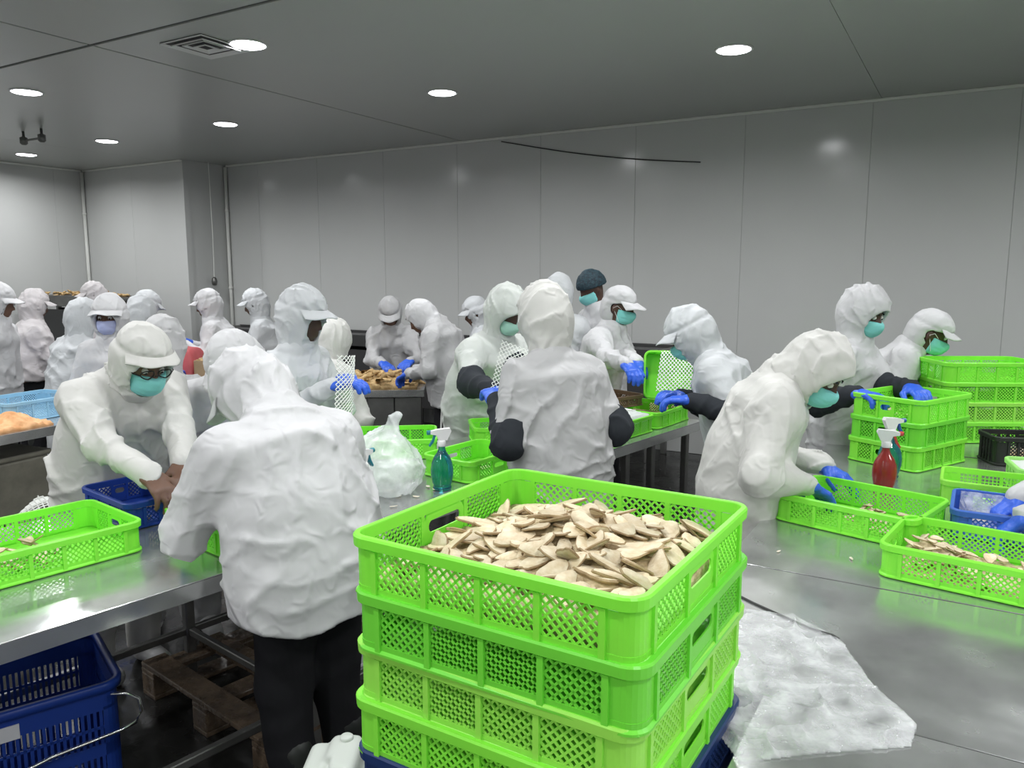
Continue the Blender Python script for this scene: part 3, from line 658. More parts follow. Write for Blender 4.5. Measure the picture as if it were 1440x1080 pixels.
scatter(C3c, R(-39.2), rnd(16, -.05, .15, -.10, .06, .014), SLD, 'small grey slice in the dark blue crate', 'grey slices in the dark blue crate', .3, .012, 'grey_slice')
scatter(BLc, R(-8), rnd(9, -.07, .07, -.06, .06, .03), SLW, 'pale slice in the black crate', 'slices in the black crate', .2, .05, 'white_slice')
heap('slice_heap', BLc, R(-8), .20, .16, lambda x, y: .045+0*x, M_HEAP, 'pale slices filling the black crate', 'root slices', 5.1, 12)
scatter(C2c, R(-39.2), rnd(8, -.15, -.02, -.12, .05, .008), SL, 'pale root slice in the crate before the worker seen from behind', 'slices before the worker seen from behind', .15, .012, scale=.75)
scatter(S2c[:2]+(TZ+.216,), S2A, rnd(8, -.10, .10, -.10, .12, .01), SL, 'pale slice in the top crate of the stack of three', 'slices in the stack of three', .15, .012, scale=.7)
# scraps lying on the long steel table
for u, v in ((560, 697), (585, 698), (553, 712), (612, 688), (602, 684), (528, 716), (548, 690)):
    p = onz(u, v, TZ+.005); put_slice(SLW, p, 'stray white scrap lying on the long steel table near the aqua bottle', 'scraps on the long table', .05, 'white_slice', .55)
for u, v in ((1095, 775), (1197, 785)):
    p = onz(u, v, TZ+.004); put_slice(SLW, p, 'stray white scrap on the dark table before the stooping worker', 'scraps on the dark table', .03, 'white_slice', .4)
# ---- ginger pile on the far table, orange roots, ginger on conveyor
def root_mesh():
    def fn(P):
        d = np.full(len(P), 1e3); r2 = np.random.RandomState(rs.randint(9999)); a = np.array([-.045, 0, 0.])
        for k in range(5):
            b = a+np.array([r2.uniform(.015, .035), r2.uniform(-.02, .02), r2.uniform(-.006, .006)]); d = smin(d, rcone(P, a, b, r2.uniform(.011, .016), r2.uniform(.010, .017)), .012)
            if k % 2: d = smin(d, rcone(P, b, b+np.array([r2.uniform(-.01, .02), r2.choice((-1, 1))*.026, .004]), .011, .009), .01)
            a = b
        return d
    st = rs.get_state(); 
    seed = rs.randint(9999)
    def g(P): rs.seed(seed); return fn(P)
    V, Q = nets(g, (-.08, -.06, -.04), (.14, .06, .04), .009); rs.set_state(st); rs.rand(3)
    return mesh('ginger_root', V, Q, True)
GR = [root_mesh() for _ in range(4)]
for me in GR: me.materials.append(M_GINGER)
gc = (-1.18, 6.42, TZ-.02)
heap('ginger_heap', gc, R(4), .80, .46, lambda x, y: .02+.085*np.exp(-(x-.08)**2/.05-(y)**2/.03), M_GINGER, 'base of the heap of ginger on the far steel table', 'ginger', 7.7, 30, .014, 26, .0)
for k in range(64):
    x = rs.uniform(-.40, .38); y = rs.uniform(-.22, .20); z = .03+.085*math.exp(-(x-.08)**2/.05-y**2/.03)
    put_slice(GR, local(gc, R(4), x, y, z), 'knobbly ginger root in the heap on the far steel table', 'ginger roots on the far table', .3, 'ginger_root', 1.1)
cvp = rm(-9.375, 5.65, 0)
for k in range(50):
    p = rm(-10.2+1.7*(k+rs.rand())/50, 5.5+rs.rand()*.28, 1.44-.03+.035+rs.rand()*.02); put_slice(GR, p, 'orange-brown root riding on the tall grey conveyor', 'roots on the conveyor', .3, 'ginger_root', .75)
oc = (-2.99, 4.18, TZ); heap('orange_root_pile', (-2.952, 4.53, TZ), R(66), .34, .27, lambda x, y: .012+.075*np.exp(-x**2/.014-y**2/.010), M_ORANGE, 'pile of shredded orange roots on the table with the light blue crate', 'roots', 2.2, 36, .016, 22, 0)
for cc in ((-4.88, 7.68), (-4.34, 7.72)):
    heap('leaf_pile', (*cc, TZ-.12), R(5), .44, .30, lambda x, y: .10+.05*np.exp(-(x*x+y*y)/.02), M_LEAF, 'green leaves heaped in a crate on the low far table', 'leaves', cc[0], 26, .03, 24)
# red sheet over a pile, cardboard box with ginger
heap('red_sheet', (-2.86, 6.68, TZ), R(3), .40, .50, lambda x, y: .25*np.exp(-(x/.20)**8-(y/.21)**8)+.02, M_RED, 'red plastic sheeting heaped on the far table', 'sheeting', 4.1, 30, .010, 9, 0)
bx = thing('cardboard_box', 'small cardboard box topped with ginger beside the red sheeting', 'box', (-2.48, 6.54, TZ), R(5))
for s in (-1, 1):
    m2 = MB(); m2.box(s*.15-.004, s*.15+.004, -.12, .12, 0, .19); m2.obj('side', M_CARD, bx); m2 = MB(); m2.box(-.146, .146, s*.12-.004, s*.12+.004, 0, .19); m2.obj('side', M_CARD, bx)
m2 = MB(); m2.box(-.146, .146, -.116, .116, 0, .006); m2.obj('bottom', M_CARD, bx)
heap('ginger_heap', (-2.48, 6.54, TZ+.0), R(5), .27, .22, lambda x, y: .19+.02*np.exp(-(x*x+y*y)/.01), M_GINGER, 'ginger filling the cardboard box', 'ginger', 8.8, 16, .012, 30, .01)
for k in range(10): put_slice(GR, local((-2.48, 6.54, TZ), R(5), rs.uniform(-.08, .06), rs.uniform(-.09, .09), .215), 'ginger root on top of the cardboard box', 'ginger on the box', .3, 'ginger_root', .9)
# ---- spray bottles
def spray(p, ang, kind, trig, label, k=1.0, nozzle=True):
    b = thing('spray_bottle', label, 'spray bottle', p, ang); b.scale = (k, k, k)
    m2 = MB(); m2.lathe([(.030, 0), (.038, .004), (.040, .012), (.036, .020), (.041, .030), (.047, .06), (.048, .085), (.044, .115), (.034, .14), (.020, .160), (.0145, .175), (.0145, .195)], 24); m2.obj('bottle', M_BOT[kind], b, smooth=True)
    m2 = MB(); m2.lathe([(.018, .186), (.019, .190), (.019, .208), (.015, .212)], 18); m2.obj('collar', M_WHITEM, b, smooth=True)
    m2 = MB()
    v = [(-.022, .212), (-.040, .250), (-.034, .262), (.020, .258), (.048, .252), (.048, .240), (.022, .234), (.014, .212)]
    y = .011; vv = [(x, -y, z) for x, z in v]+[(x, y, z) for x, z in v]; n = len(v)
    m2.add(vv, [tuple(range(n)), tuple(range(2*n-1, n-1, -1))]+[(i, i+n, (i+1) % n+n, (i+1) % n) for i in range(n)]); m2.obj('spray_head', M_WHITEM, b)
    m2 = MB(); v = [(.024, .236), (.034, .236), (.040, .215), (.055, .190), (.050, .186), (.034, .206)]; y = .007; vv = [(x, -y, z) for x, z in v]+[(x, y, z) for x, z in v]; n = len(v)
    m2.add(vv, [tuple(range(n)), tuple(range(2*n-1, n-1, -1))]+[(i, i+n, (i+1) % n+n, (i+1) % n) for i in range(n)]); m2.obj('trigger', M_TRIG[trig], b)
    m2 = MB(); m2.tube([(.046, 0, .246), (.062, 0, .246)], .0095, 10); m2.obj('nozzle', M_TRIG[trig], b)
    return b
p = onz(622, 688, TZ); spray(p, R(195), 'aqua', 'aqua', 'aqua spray bottle with white head and teal trigger on the long steel table')
p = onz(1242, 690, TZ); spray(p, R(-15), 'red', 'red', 'dark red spray bottle with red trigger beside the stack of three crates', 1.0)
p = onz(1249, 672, TZ); spray(p, R(10), 'aqua', 'blue', 'spray bottle with blue trigger half hidden behind the red one', 1.05)
p = onz(512, 728, TZ); spray(p, R(60), 'green', 'aqua', 'pale green bottle half hidden by the worker seen from behind', 1.0)
# ---- bag of ice
bc = onz(545, 698, TZ)
def bagf(P):
    q = P-bc; d = ell(P, bc+np.array([-.0, .06, .085]), np.eye(3), (.145, .135, .105))
    d = smin(d, ell(P, bc+np.array([-.03, .07, .16]), np.eye(3), (.10, .10, .09)), .06)
    d = smin(d, rcone(P, bc+np.array([-.02, .09, .20]), bc+np.array([.01, .10, .285]), .055, .012), .05)
    d = smin(d, rcone(P, bc+np.array([.01, .10, .26]), bc+np.array([.035, .10, .315]), .010, .022), .02)
    n = ridged(P*np.array([11, 11, 5])+5)**4*.022 + ridged(P*22+9)**3*.006
    return smax(d-n+.008, -(q[:, 2]-.004), .01)
tag(sdfobj('ice_bag', bagf, bc+np.array([-.22, -.14, -.01]), bc+np.array([.22, .28, .36]), .007, M_BAG, None, np.zeros(3)), 'crumpled translucent plastic bag of ice on the long steel table', 'bag')
# ---- clear film with ice on the bare table
def film_mesh():
    n = 190; V = []
    poly = [onz(u, v, TZ)[:2] for u, v in ((1010, 850), (1075, 862), (1120, 868), (1168, 892), (1185, 905), (1225, 960), (1290, 1022), (1282, 1052), (1150, 1062), (1040, 1075), (985, 1000))]
    poly = np.array(poly); lo = poly.min(0); hi = poly.max(0)
    xs = np.linspace(lo[0], hi[0], n); ys = np.linspace(lo[1], hi[1], n); X, Y = np.meshgrid(xs, ys, indexing='ij'); P2 = np.stack([X.ravel(), Y.ravel()], 1)
    inside = np.zeros(len(P2), bool); dist = np.full(len(P2), 9.0)
    for i in range(len(poly)):
        a, b = poly[i], poly[(i+1) % len(poly)]
        cnd = (a[1] > P2[:, 1]) != (b[1] > P2[:, 1]); xi = (b[0]-a[0])*(P2[:, 1]-a[1])/(b[1]-a[1]+1e-12)+a[0]; inside ^= cnd & (P2[:, 0] < xi)
        ba = b-a; t = np.clip((P2-a) @ ba/(ba @ ba), 0, 1); dist = np.minimum(dist, np.linalg.norm(P2-a-t[:, None]*ba, axis=1))
    P3 = np.stack([P2[:, 0], P2[:, 1], P2[:, 0]*0], 1)
    z = TZ+.003+np.minimum(dist, .04)*.16*(.3+vnoise(P3*7+2)) + ridged(P3*13+1)**5*.016*np.minimum(1, dist/.03) + ridged(P3*34+4)**3*.004
    idx = -np.ones(len(P2), int); idx[inside] = np.arange(inside.sum()); V = np.stack([P2[:, 0], P2[:, 1], z], 1)[inside]
    F = []
    for i in range(n-1):
        for j in range(n-1):
            q = [idx[i*n+j], idx[(i+1)*n+j], idx[(i+1)*n+j+1], idx[i*n+j+1]]
            if min(q) >= 0: F.append(q)
    nv = len(V); V2 = V.copy(); V2[:, 2] = TZ+.0015
    from collections import Counter
    ed = Counter()
    for q in F:
        for k in range(4): e = (q[k], q[(k+1) % 4]); ed[e] += 1
    F2 = [tuple(nv+i for i in reversed(q)) for q in F]
    side = [(b, a, nv+a, nv+b) for (a, b) in ed if (b, a) not in ed]
    return mesh('clear_film', np.concatenate([V, V2]), np.array(F+F2+side), True)
tag(link('plastic_film', film_mesh(), M_FILM), 'crumpled clear plastic film spread on the bare wet steel table', 'plastic film')
m2 = MB(); m2.tube([onz(u, v, TZ+.003) for u, v in ((1040, 838), (1060, 848), (1100, 866), (1140, 884), (1170, 894))]+[onz(1180, 898, TZ+.004)], [.003, .003, .003, .003, .005, .002], 6); tag(m2.obj('cord', M_DARK), 'thin dark cord running under the clear film', 'cord')
# liner film in the blue crate
lc = np.array(BKc)
V = []; n = 24
for i in range(n):
    for j in range(n):
        x = -.20+.40*i/(n-1); y = -.135+.27*j/(n-1); e = min(x+.20, .20-x, y+.135, .135-y)
        zz = .010+max(0, .035-e)*2.4; V.append(local(lc, R(-31), x, y, zz)+np.array([0, 0, rs.uniform(0, .006)]))
F = [(i*n+j, (i+1)*n+j, (i+1)*n+j+1, i*n+j+1) for i in range(n-1) for j in range(n-1)]
tag(link('liner_film', mesh('liner_film', V, np.array(F), True), M_LINER), 'clear film lining the blue crate', 'plastic film')
# ---- white nets
def net(name, fn, nu, nv, r, m, label, group=None):
    """diamond net whose strands follow surface fn(a, b), a and b in 0..1"""
    mb = MB()
    def strand(c, s):
        pts = []
        for k in range(nv*2+1):
            b = k/(nv*2); a = c+s*b*(nv/nu)
            if -1e-6 <= a <= 1+1e-6: pts.append(fn(a, b))
        if len(pts) > 1: mb.tube(pts, r, 4, cap=False)
    for i in range(-nv, nu+nv+1):
        strand(i/nu, 1); strand(i/nu, -1)
    return tag(mb.obj(name, m), label, 'net', group)
def quad(p00, p10, p11, p01, sag=0.0, nrm=(0, 0, 1)):
    p00, p10, p11, p01 = map(np.array, (p00, p10, p11, p01)); nrm = np.array(nrm, float)
    return lambda a, b: (p00*(1-a)+p10*a)*(1-b)+(p01*(1-a)+p11*a)*b + nrm*sag*math.sin(math.pi*a)*math.sin(math.pi*(.3+.7*b))
net('plastic_net', quad(atY(706, 478, 3.78), atY(762, 498, 3.80), atY(742, 560, 3.62), atY(690, 545, 3.62), .03, (0, -1, 0)), 9, 11, .0018, M_NET, 'white diamond net held up by the worker in black sleeves')
net('plastic_net', quad(atY(474, 500, 3.42), atY(499, 500, 3.55), atY(496, 582, 3.45), atY(470, 582, 3.36), .02, (1, 0, 0)), 6, 12, .0025, M_NET, 'white net hanging from the gloved hand of the peaked-hood worker')
net('plastic_net', quad(atY(922, 550, 4.60), atY(994, 550, 4.58), atY(990, 490, 4.72), atY(930, 494, 4.74), .05, (0, -1, 0)), 13, 10, .0032, M_NET, 'bunched white net curling up before the green crate propped on its side')
net('plastic_net', quad(local(C7c, EA, -.22, -.02, .112), local(C7c, EA, .22, -.06, .112), local(C7c, EA, .24, .20, .125), local(C7c, EA, -.20, .22, .13), .02), 15, 9, .003, M_NET, 'white net lying over the ice in the green crate')
heap('ice', C7c, EA, .44, .30, lambda x, y: .10+.035*np.exp(-(x*x)/.03-(y*y)/.015), M_ICE, 'white ice heaped in the green crate under the net', 'ice', 6.6, 26, .006, 40)
heap('ice', C10c, R(-20), .29, .23, lambda x, y: .095+0*x, M_ICE, 'ice filling the pale green crate', 'ice', 1.6, 18, .006, 40)
# flat pale board in front of the worker with the white cap
pb = thing('tray', 'flat pale tray of slices before the worker in the white cap', 'tray', te(3.98, .38, TZ), EA+R(4))
m2 = MB(); m2.bbox(-.28, .28, -.17, .17, 0, .012, .003); m2.obj('tray_base', M_CARD, pb)
for s in (-1, 1):
    m2 = MB(); m2.bbox(-.28, .28, s*.165-.006, s*.165+.006, .012, .045, .003); m2.obj('tray_side', M_CARD, pb)
    m2 = MB(); m2.bbox(s*.274-.006, s*.274+.006, -.159, .159, .012, .045, .003); m2.obj('tray_side', M_CARD, pb)
# ---- white plastic can near the stack
jc = np.array([-.46, 1.88, -.045])
def jug(P):
    q = P-jc; x, y, z = q.T
    def rb(c, b, r): a = np.abs(np.stack([x-c[0], y-c[1], z-c[2]], 1))-np.array(b)+r; return np.linalg.norm(np.maximum(a, 0), axis=1)+np.minimum(a.max(1), 0)-r
    d = rb((0, 0, .24), (.085, .10, .20), .03)
    d = smin(d, rb((-.048, 0, .44), (.034, .085, .055), .022), .02)
    d = smin(d, rb((.018, 0, .46), (.045, .085, .060), .024), .015)
    d = smax(d, -rcone(P, jc+np.array([-.012, -.12, .50]), jc+np.array([-.012, -.03, .50]), .016, .012), .012)
    return smax(d, -(z-.047), .004)
jr = thing('jerrycan', 'milky white plastic can with a moulded handle beside the tall stack', 'can', jc)
sdfobj('can_body', jug, jc+np.array([-.13, -.17, -.02]), jc+np.array([.13, .17, .56]), .009, M_WPLAST, jr, jc)
m2 = MB(); m2.lathe([(.016, .515), (.018, .517), (.018, .526), (.015, .529)], 16, (.02, .05, 0)); m2.obj('cap', M_WPLAST, jr, smooth=True)
# ---- things under the tables
def bucket(p, r, h, m, label, ang=0):
    b = thing('bucket', label, 'bucket', p, ang)
    m2 = MB(); n = 24
    prof = [(r*.82, 0), (r, h), (r+.012, h), (r+.012, h-.02), (r+.002, h-.02)]; inner = [(r-.006, h), (r*.80, .008)]
    m2.lathe([(.001, .008), (r*.80, .008), (r-.006, h-.001), (r-.004, h), (r+.010, h), (r+.012, h-.018), (r+.002, h-.02), (r*.82, 0), (.001, 0)], n); m2.obj('bucket_wall', m, b, smooth=True)
    m2 = MB(); m2.tube([(r+.01, 0, h-.03)]+[((r+.02)*math.cos(a), .02+.06*math.sin(a), h-.03-.09*math.sin(a)) for a in np.linspace(.2, math.pi-.2, 9)]+[(-r-.01, 0, h-.03)], .003, 6); m2.obj('bail', M_CHROME, b)
bucket((-2.62, 4.28, 0), .20, .34, M_BEIGE, 'beige bucket with net scraps under the table of orange roots')
net('plastic_net', quad((-2.78, 4.20, .345), (-2.50, 4.18, .35), (-2.52, 4.40, .40), (-2.76, 4.42, .42), .05), 8, 6, .004, M_NET, 'crumpled white net on the beige bucket')
gb = thing('storage_box', 'grey plastic box under the table of orange roots', 'box', (-3.14, 4.60, 0), R(66))
m2 = MB(); m2.bbox(-.24, .24, -.2, .2, .26, .60, .02); m2.obj('box_body', M_BEIGE, gb); m2 = MB(); m2.bbox(-.25, .25, -.21, .21, .60, .63, .01); m2.obj('lid', M_BEIGE, gb)
m2 = MB(); m2.bbox(-.24, .24, -.2, .2, 0, .258, .02); m2.obj('lower_tray', M_DARK, gb)
lb = thing('storage_box', 'low pale plastic box on the floor under the long steel table', 'box', te(1.3, .28, 0), EA)
m2 = MB(); m2.bbox(-.16, .16, -.10, .10, 0, .16, .015); m2.obj('box_body', M_PAPER, lb); m2 = MB(); m2.bbox(-.165, .165, -.105, .105, .16, .18, .008); m2.obj('lid', M_PAPER, lb)
# ================================================================== PEOPLE
UP = np.array([0, 0, 1.0])
def unit(v): v = np.asarray(v, float); return v/(np.linalg.norm(v)+1e-9)
def px(u, v, Y): return atY(u, v, Y)
PINFO = []
def person(label, top, Y, face, lean=12, pitch=20, hyaw=0, hands=None, jacket='white', hood='hood', brim=True, mask=None, gloves=True,
           covers=False, legs='black', skirt=.24, skin=0, det=1, curl=.8, hs=1.0, eyes=False, specs=False, k=1.0, seed=None, girth=1.0, roll=0, wr=1.0, hoodcol=None, stripe=False, nf=None, op=1.0, gs=1.14, bl=.066, pz=.8, bz=.060):
    seed = seed if seed is not None else len(PINFO)*3.7+1.3
    fa = R(face); Fd = np.array([math.cos(fa), math.sin(fa), 0]); Ld = np.array([-math.sin(fa), math.cos(fa), 0])
    def dirv(a): a = R(a); return Fd*math.sin(a)+UP*math.cos(a)
    headtop = px(top[0], top[1], Y)
    # head frame
    ha = R(face+hyaw); HF0 = np.array([math.cos(ha), math.sin(ha), 0]); HL = np.array([-math.sin(ha), math.cos(ha), 0])
    pr = R(pitch); HF = HF0*math.cos(pr)-UP*math.sin(pr); HU = HF0*math.sin(pr)+UP*math.cos(pr)
    if roll: c, s = math.cos(R(roll)), math.sin(R(roll)); HL, HU = HL*c+HU*s, HU*c-HL*s
    AX = np.stack([HL, HF, HU])
    ext = math.sqrt((.108*hs*HL[2])**2+(.130*hs*HF[2])**2+(.150*hs*HU[2])**2)
    Hc = headtop-UP*ext
    neck = Hc-dirv(nf if nf is not None else lean*.8+pitch*.35)*(.14 if nf is None else .14-.025*min(1, nf/80))*k
    chest = neck-dirv(lean*1.25)*.13*k; waist = chest-dirv(lean*1.0)*.19*k; pel = waist-dirv(lean*.55)*.15*k
    root = thing('person', label, 'person', (pel[0], pel[1], 0)); org = np.array([pel[0], pel[1], 0])
    PINFO.append((label, round(pel[2], 2), np.round(pel, 2)))
    hip = pel-UP*.04; hem = pel-UP*skirt-Fd*.01
    # arms
    arms = []
    for si, s in enumerate((1, -1)):
        sh = chest+dirv(lean*1.2)*.035*k+Ld*s*.160*k*girth
        tgt = hands[si] if hands and hands[si] is not None else pel+Fd*.42+Ld*s*.10+UP*.12
        tgt = np.asarray(tgt, float); lu, lf = .285*k, .25*k
        v = tgt-sh; dd = np.linalg.norm(v); mx = (lu+lf+.075)*.985
        if dd > mx: tgt = sh+v/dd*mx; v = tgt-sh; dd = mx
        lf2 = lf+.075; dd = max(dd, .16); ca = (lu*lu+dd*dd-lf2*lf2)/(2*lu*dd); ca = max(-1, min(1, ca)); vd = unit(v)
        pv = pz[si] if isinstance(pz, tuple) else (pz, .55, -.35); pole = -UP*pv[0]+Ld*s*pv[1]+Fd*pv[2]; pole = unit(pole-vd*(pole @ vd))
        el = sh+vd*lu*ca+pole*lu*math.sqrt(1-ca*ca); fd = unit(tgt-el); wrist = el+fd*lf
        arms.append((s, sh, el, wrist, fd, tgt))
    # legs
    lg = []
    for s in (1, -1):
        h_ = hip+Ld*s*.085; an = np.array([pel[0], pel[1], .09])+Ld*s*.10-Fd*.03; kn = (h_+an)/2+Fd*.04; lg.append((s, h_, kn, an))
    sp = [hem, pel, waist, chest, neck+(neck-chest)*.1]
    rad = [(.205, .158), (.198, .152), (.188, .145), (.180, .136), (.086, .088)]
    gr = girth
    so = np.array([seed*7.1, seed*3.3, seed*5.9])
    def torso(P, off):
        d = None
        for i in range(1 if off < 0 else 0, 4):
            if i == 3:
                mid = chest*.45+neck*.55; r1 = (.134*gr+off, .100*gr+off)
                e = smin(ellseg(P, chest, mid, (rad[3][0]*gr+off, rad[3][1]*gr+off), r1, Ld, 2.4), ellseg(P, mid, sp[4], r1, (rad[4][0]+off, rad[4][1]+off), Ld, 2.0), .03)
            else: e = ellseg(P, sp[i], sp[i+1], (rad[i][0]*gr+off, rad[i][1]*gr+off), (rad[i+1][0]*gr+off, rad[i+1][1]*gr+off), Ld, 2.4 if i == 2 else 1.0)
            d = e if d is None else smin(d, e, .06)
        return d
    def headsdf(P, o=0.0):
        d = ell(P, Hc+HU*.012, AX, (.074+o, .092+o, .106+o))
        d = smin(d, ell(P, Hc+HF*.030-HU*.062, AX, (.052+o, .056+o, .050+o)), .04)
        d = smin(d, rcone(P, Hc+HF*.088+HU*.012, Hc+HF*.106-HU*.028, .008+o, .013+o), .018)
        for s in (1, -1):
            d = smax(d, -ell(P, Hc+HL*s*.032+HF*.098+HU*.012, AX, (.020, .016, .012)), .012)
            d = smin(d, ell(P, Hc+HL*s*.078-HF*.005-HU*.010, AX, (.012+o, .020+o, .032+o)), .01)
        d = smin(d, rcone(P, Hc+HF*.085-HU*.066+HL*.018, Hc+HF*.085-HU*.066-HL*.018, .007, .007), .012)
        return d
    def hand(P, arm, o=0.0):
        s, sh, el, wr_, fd, tg = arm; P = wr_+(P-wr_)/gs
        Dn = unit(fd*.85-UP*.25); Nn = -UP-Dn*(-UP @ Dn); Nn = unit(Nn) if np.linalg.norm(Nn) > .2 else unit(Fd-Dn*(Fd @ Dn)); Sd = np.cross(Dn, Nn); th = -s*Sd
        d = ellseg(P, wr_-fd*.03, wr_+Dn*.012, (.026+o, .021+o), (.030+o, .019+o), Sd)
        d = smin(d, ellseg(P, wr_+Dn*.015, wr_+Dn*.080, (.032+o, .018+o), (.041+o, .015+o), Sd), .02)
        for i, (oo, ln) in enumerate(((.030, .066), (.0105, .076), (-.0095, .071), (-.029, .055))):
            a = wr_+Dn*(.088-.004*abs(i-1.3))+th*oo; ang = R(18*curl+6*i*curl); e = None; sd = unit(Dn+th*oo*3.2)
            for j, fr in enumerate((.42, .32, .26)):
                dv = sd*math.cos(ang)+Nn*math.sin(ang); b = a+dv*ln*fr
                q = rcone(P, a, b, .0098-.0008*j+o, .0092-.0008*j+o); e = q if e is None else np.minimum(e, q); a = b; ang += R(38*curl)
            d = smin(d, e, .006)
        a = wr_+Dn*.028+th*.030; b = a+unit(Dn*.6+th*.75+Nn*.35)*.040; c2 = b+unit(Dn*.95+th*.15+Nn*.45)*.036
        d = smin(d, np.minimum(rcone(P, a, b, .0135+o, .011+o), rcone(P, b, c2, .011+o, .009+o)), .010)
        return d*gs
    hh = .0085 if det > 1 else (.010 if det == 1 else .014)
    # --- body: one continuous figure
    def body(P):
        d = smin(headsdf(P), rcone(P, Hc-HU*.05-HF*.01, neck-UP*.02, .052, .058), .03)
        d = smin(d, torso(P, -.022), .04)
        for s, h_, kn, an in lg:
            e = smin(rcone(P, h_, kn, .078, .056), rcone(P, kn, an, .053, .038), .02); e = smin(e, rcone(P, an-UP*.04, an-UP*.045+Fd*.13, .036, .026), .02); d = smin(d, e, .03)
        for ai, arm in enumerate(arms):
            s, sh, el, wr_, fd, tg = arm
            e = smin(rcone(P, sh, el, .050, .041), rcone(P, el, wr_, .040, .026), .015)
            if not gloves: e = smin(e, hand(P, arm), .01)
            else: e = smin(e, rcone(P, wr_-fd*.02, wr_+fd*.01, .020, .016), .01)
            d = smin(d, e, .02)
        return d
    pts = np.array([Hc+UP*.16, Hc-UP*.16, Hc+.16, Hc-.16, neck, pel+.2, pel-.2, sh]+[a[k_] for a in arms for k_ in (2, 3)]+[a[5]+.09 for a in arms]+[a[5]-.09 for a in arms]+[l[3]+Fd*.2 for l in lg]+[l[3]-Fd*.1 for l in lg])
    lo = pts.min(0)-.05; hi = pts.max(0)+.05; lo[2] = -.02
    bh = .0085 if (eyes or not gloves) and det > 0 else (.012 if det > 0 else .017)
    sdfobj('body', body, lo, hi, bh, M_SKIN[skin], root, org)
    # --- jacket
    fold_dir = unit(np.array([.3, .2, 1.0]))
    def jack(P):
        d = torso(P, .004)
        for s, sh, el, wr_, fd, tg in arms:
            if covers: e = rcone(P, sh, el+(sh-el)*.22, .078, .064)
            else: e = smin(rcone(P, sh, el, .077, .062), rcone(P, el, wr_, .061, .043), .03)
            sd_ = unit(np.cross(fd, unit(el-sh))+1e-6); t = (P-el) @ fd; tu = (P-el) @ unit(el-sh)
            ph_ = t*60+(P @ sd_)*34+vnoise(P*8+so)*5; cre = np.exp(-(t/.10)**2)*((1-np.abs(np.sin(ph_*.5)))**2-.3)*.013
            ph2 = tu*38-(P @ sd_)*46+vnoise(P*6+so+4)*5; cre2 = np.exp(-((tu+.14)/.10)**2)*((1-np.abs(np.sin(ph2*.5)))**2-.3)*.010
            d = smin(d, e-(cre+cre2)*wr, .075)
        wp = vnoise(P*4.5+so)*1.0+vnoise(P*11+so+7)*.35; x_ = P @ Ld; y_ = P @ Fd; z_ = P[:, 2]
        def crest(ph): return (1-np.abs(np.sin(ph)))**2-.28
        def msk(fr, o_): return np.clip((vnoise(P*fr+so+o_)-.38)/.30, 0, 1)
        n = crest((x_*.95+y_*.5+z_*.30)*24+wp*4.5)*msk(3.2, 3)*.016+crest((-x_*.75+y_*.5+z_*.75)*21+wp*5)*msk(3.6, 19)*.015+crest((x_*.35-y_*.3+z_*1.0)*30+wp*6)*msk(4.2, 31)*np.clip((waist[2]+.08-z_)/.15, 0, 1)*.009
        d = d-(n+(vnoise(P*5+so)-.5)*.014)*wr
        d = smax(d, -(P[:, 2]-hem[2]-.012*np.sin((P @ Ld)*23)), .012)
        return d
    pts = np.array([neck+.12, neck-.12, hem+.30, hem-.30, pel+.30, pel-.30]+[a[k_]+o_ for a in arms for k_ in (1, 2, 3) for o_ in (.10, -.10)])
    lo = pts.min(0); hi = pts.max(0); lo[2] = min(hem[2]-.04, lo[2]); 
    sdfobj('jacket', jack, lo, hi, hh, cloth(jacket), root, org)
    # --- hood or hair net
    hc_ = hoodcol or jacket
    def hoodf(P):
        q = (P-Hc) @ AX.T
        d = ell(P, Hc+HU*.014*hs-HF*.010, AX, (.106*hs, .127*hs, .142*hs))
        dr = ellseg(P, Hc-HF*.028-HU*.03, neck+Fd*.0+UP*.0, (.090*hs, .090*hs), (.080, .080), Ld); d = smin(d, dr, .04)
        d = smin(d, ellseg(P, Hc-HF*.02-HU*.10, neck-dirv(lean)*.03, (.076, .080), (.096, .088), Ld), .03)
        ph_ = (q[:, 0]*.8+q[:, 1]*.4+q[:, 2]*.7)*46+vnoise(P*9+so)*6; ph2 = (q[:, 0]*-.6+q[:, 1]*.7+q[:, 2]*.5)*52+vnoise(P*8+so+5)*6
        n = ((1-np.abs(np.sin(ph_)))**2-.3)*.010*np.clip((vnoise(P*7+so+9)-.35)/.3, 0, 1)+((1-np.abs(np.sin(ph2)))**2-.3)*.009*np.clip((vnoise(P*8+so+17)-.35)/.3, 0, 1)
        if brim: n = n-.006*np.exp(-((q[:, 2]-bz+.004)/.011)**2)
        d = d-n*wr
        inner = np.minimum(headsdf(P, .005), rcone(P, Hc-HU*.05, neck-UP*.03, .056, .060))
        d = smax(d, -inner, .004)
        d = smax(d, -ell(P, Hc+HF*.128-HU*.026, AX, (.072*op, .108*op, .076*op)), .014)
        return d
    if hood == 'hood':
        lo = np.minimum(Hc-.20*max(hs, 1), neck-.20); hi = np.maximum(Hc+.20*max(hs, 1), neck+.20)
        sdfobj('hood', hoodf, lo, hi, .0075 if det > 0 else .011, cloth(hc_), root, org)
    elif hood == 'cap':
        def capf(P):
            q = (P-Hc) @ AX.T; d = ell(P, Hc+HU*.030-HF*.006, AX, (.098, .118, .112))-(ridged(P*20+so)**2-.3)*.006+.006*np.exp(-((q[:, 2]-.040)/.011)**2)
            d = smax(d, -(q[:, 2]-.022+q[:, 1]*-.25-.0), .01); flap = smax(ell(P, Hc-HF*.045-HU*.02, AX, (.094, .085, .12)), q[:, 1]-.005, .01)
            return smax(smin(d, flap, .02), -headsdf(P, .004), .004)
        sdfobj('cap', capf, Hc-.19, Hc+.19, .008, cloth(hc_), root, org)
    elif hood == 'net':
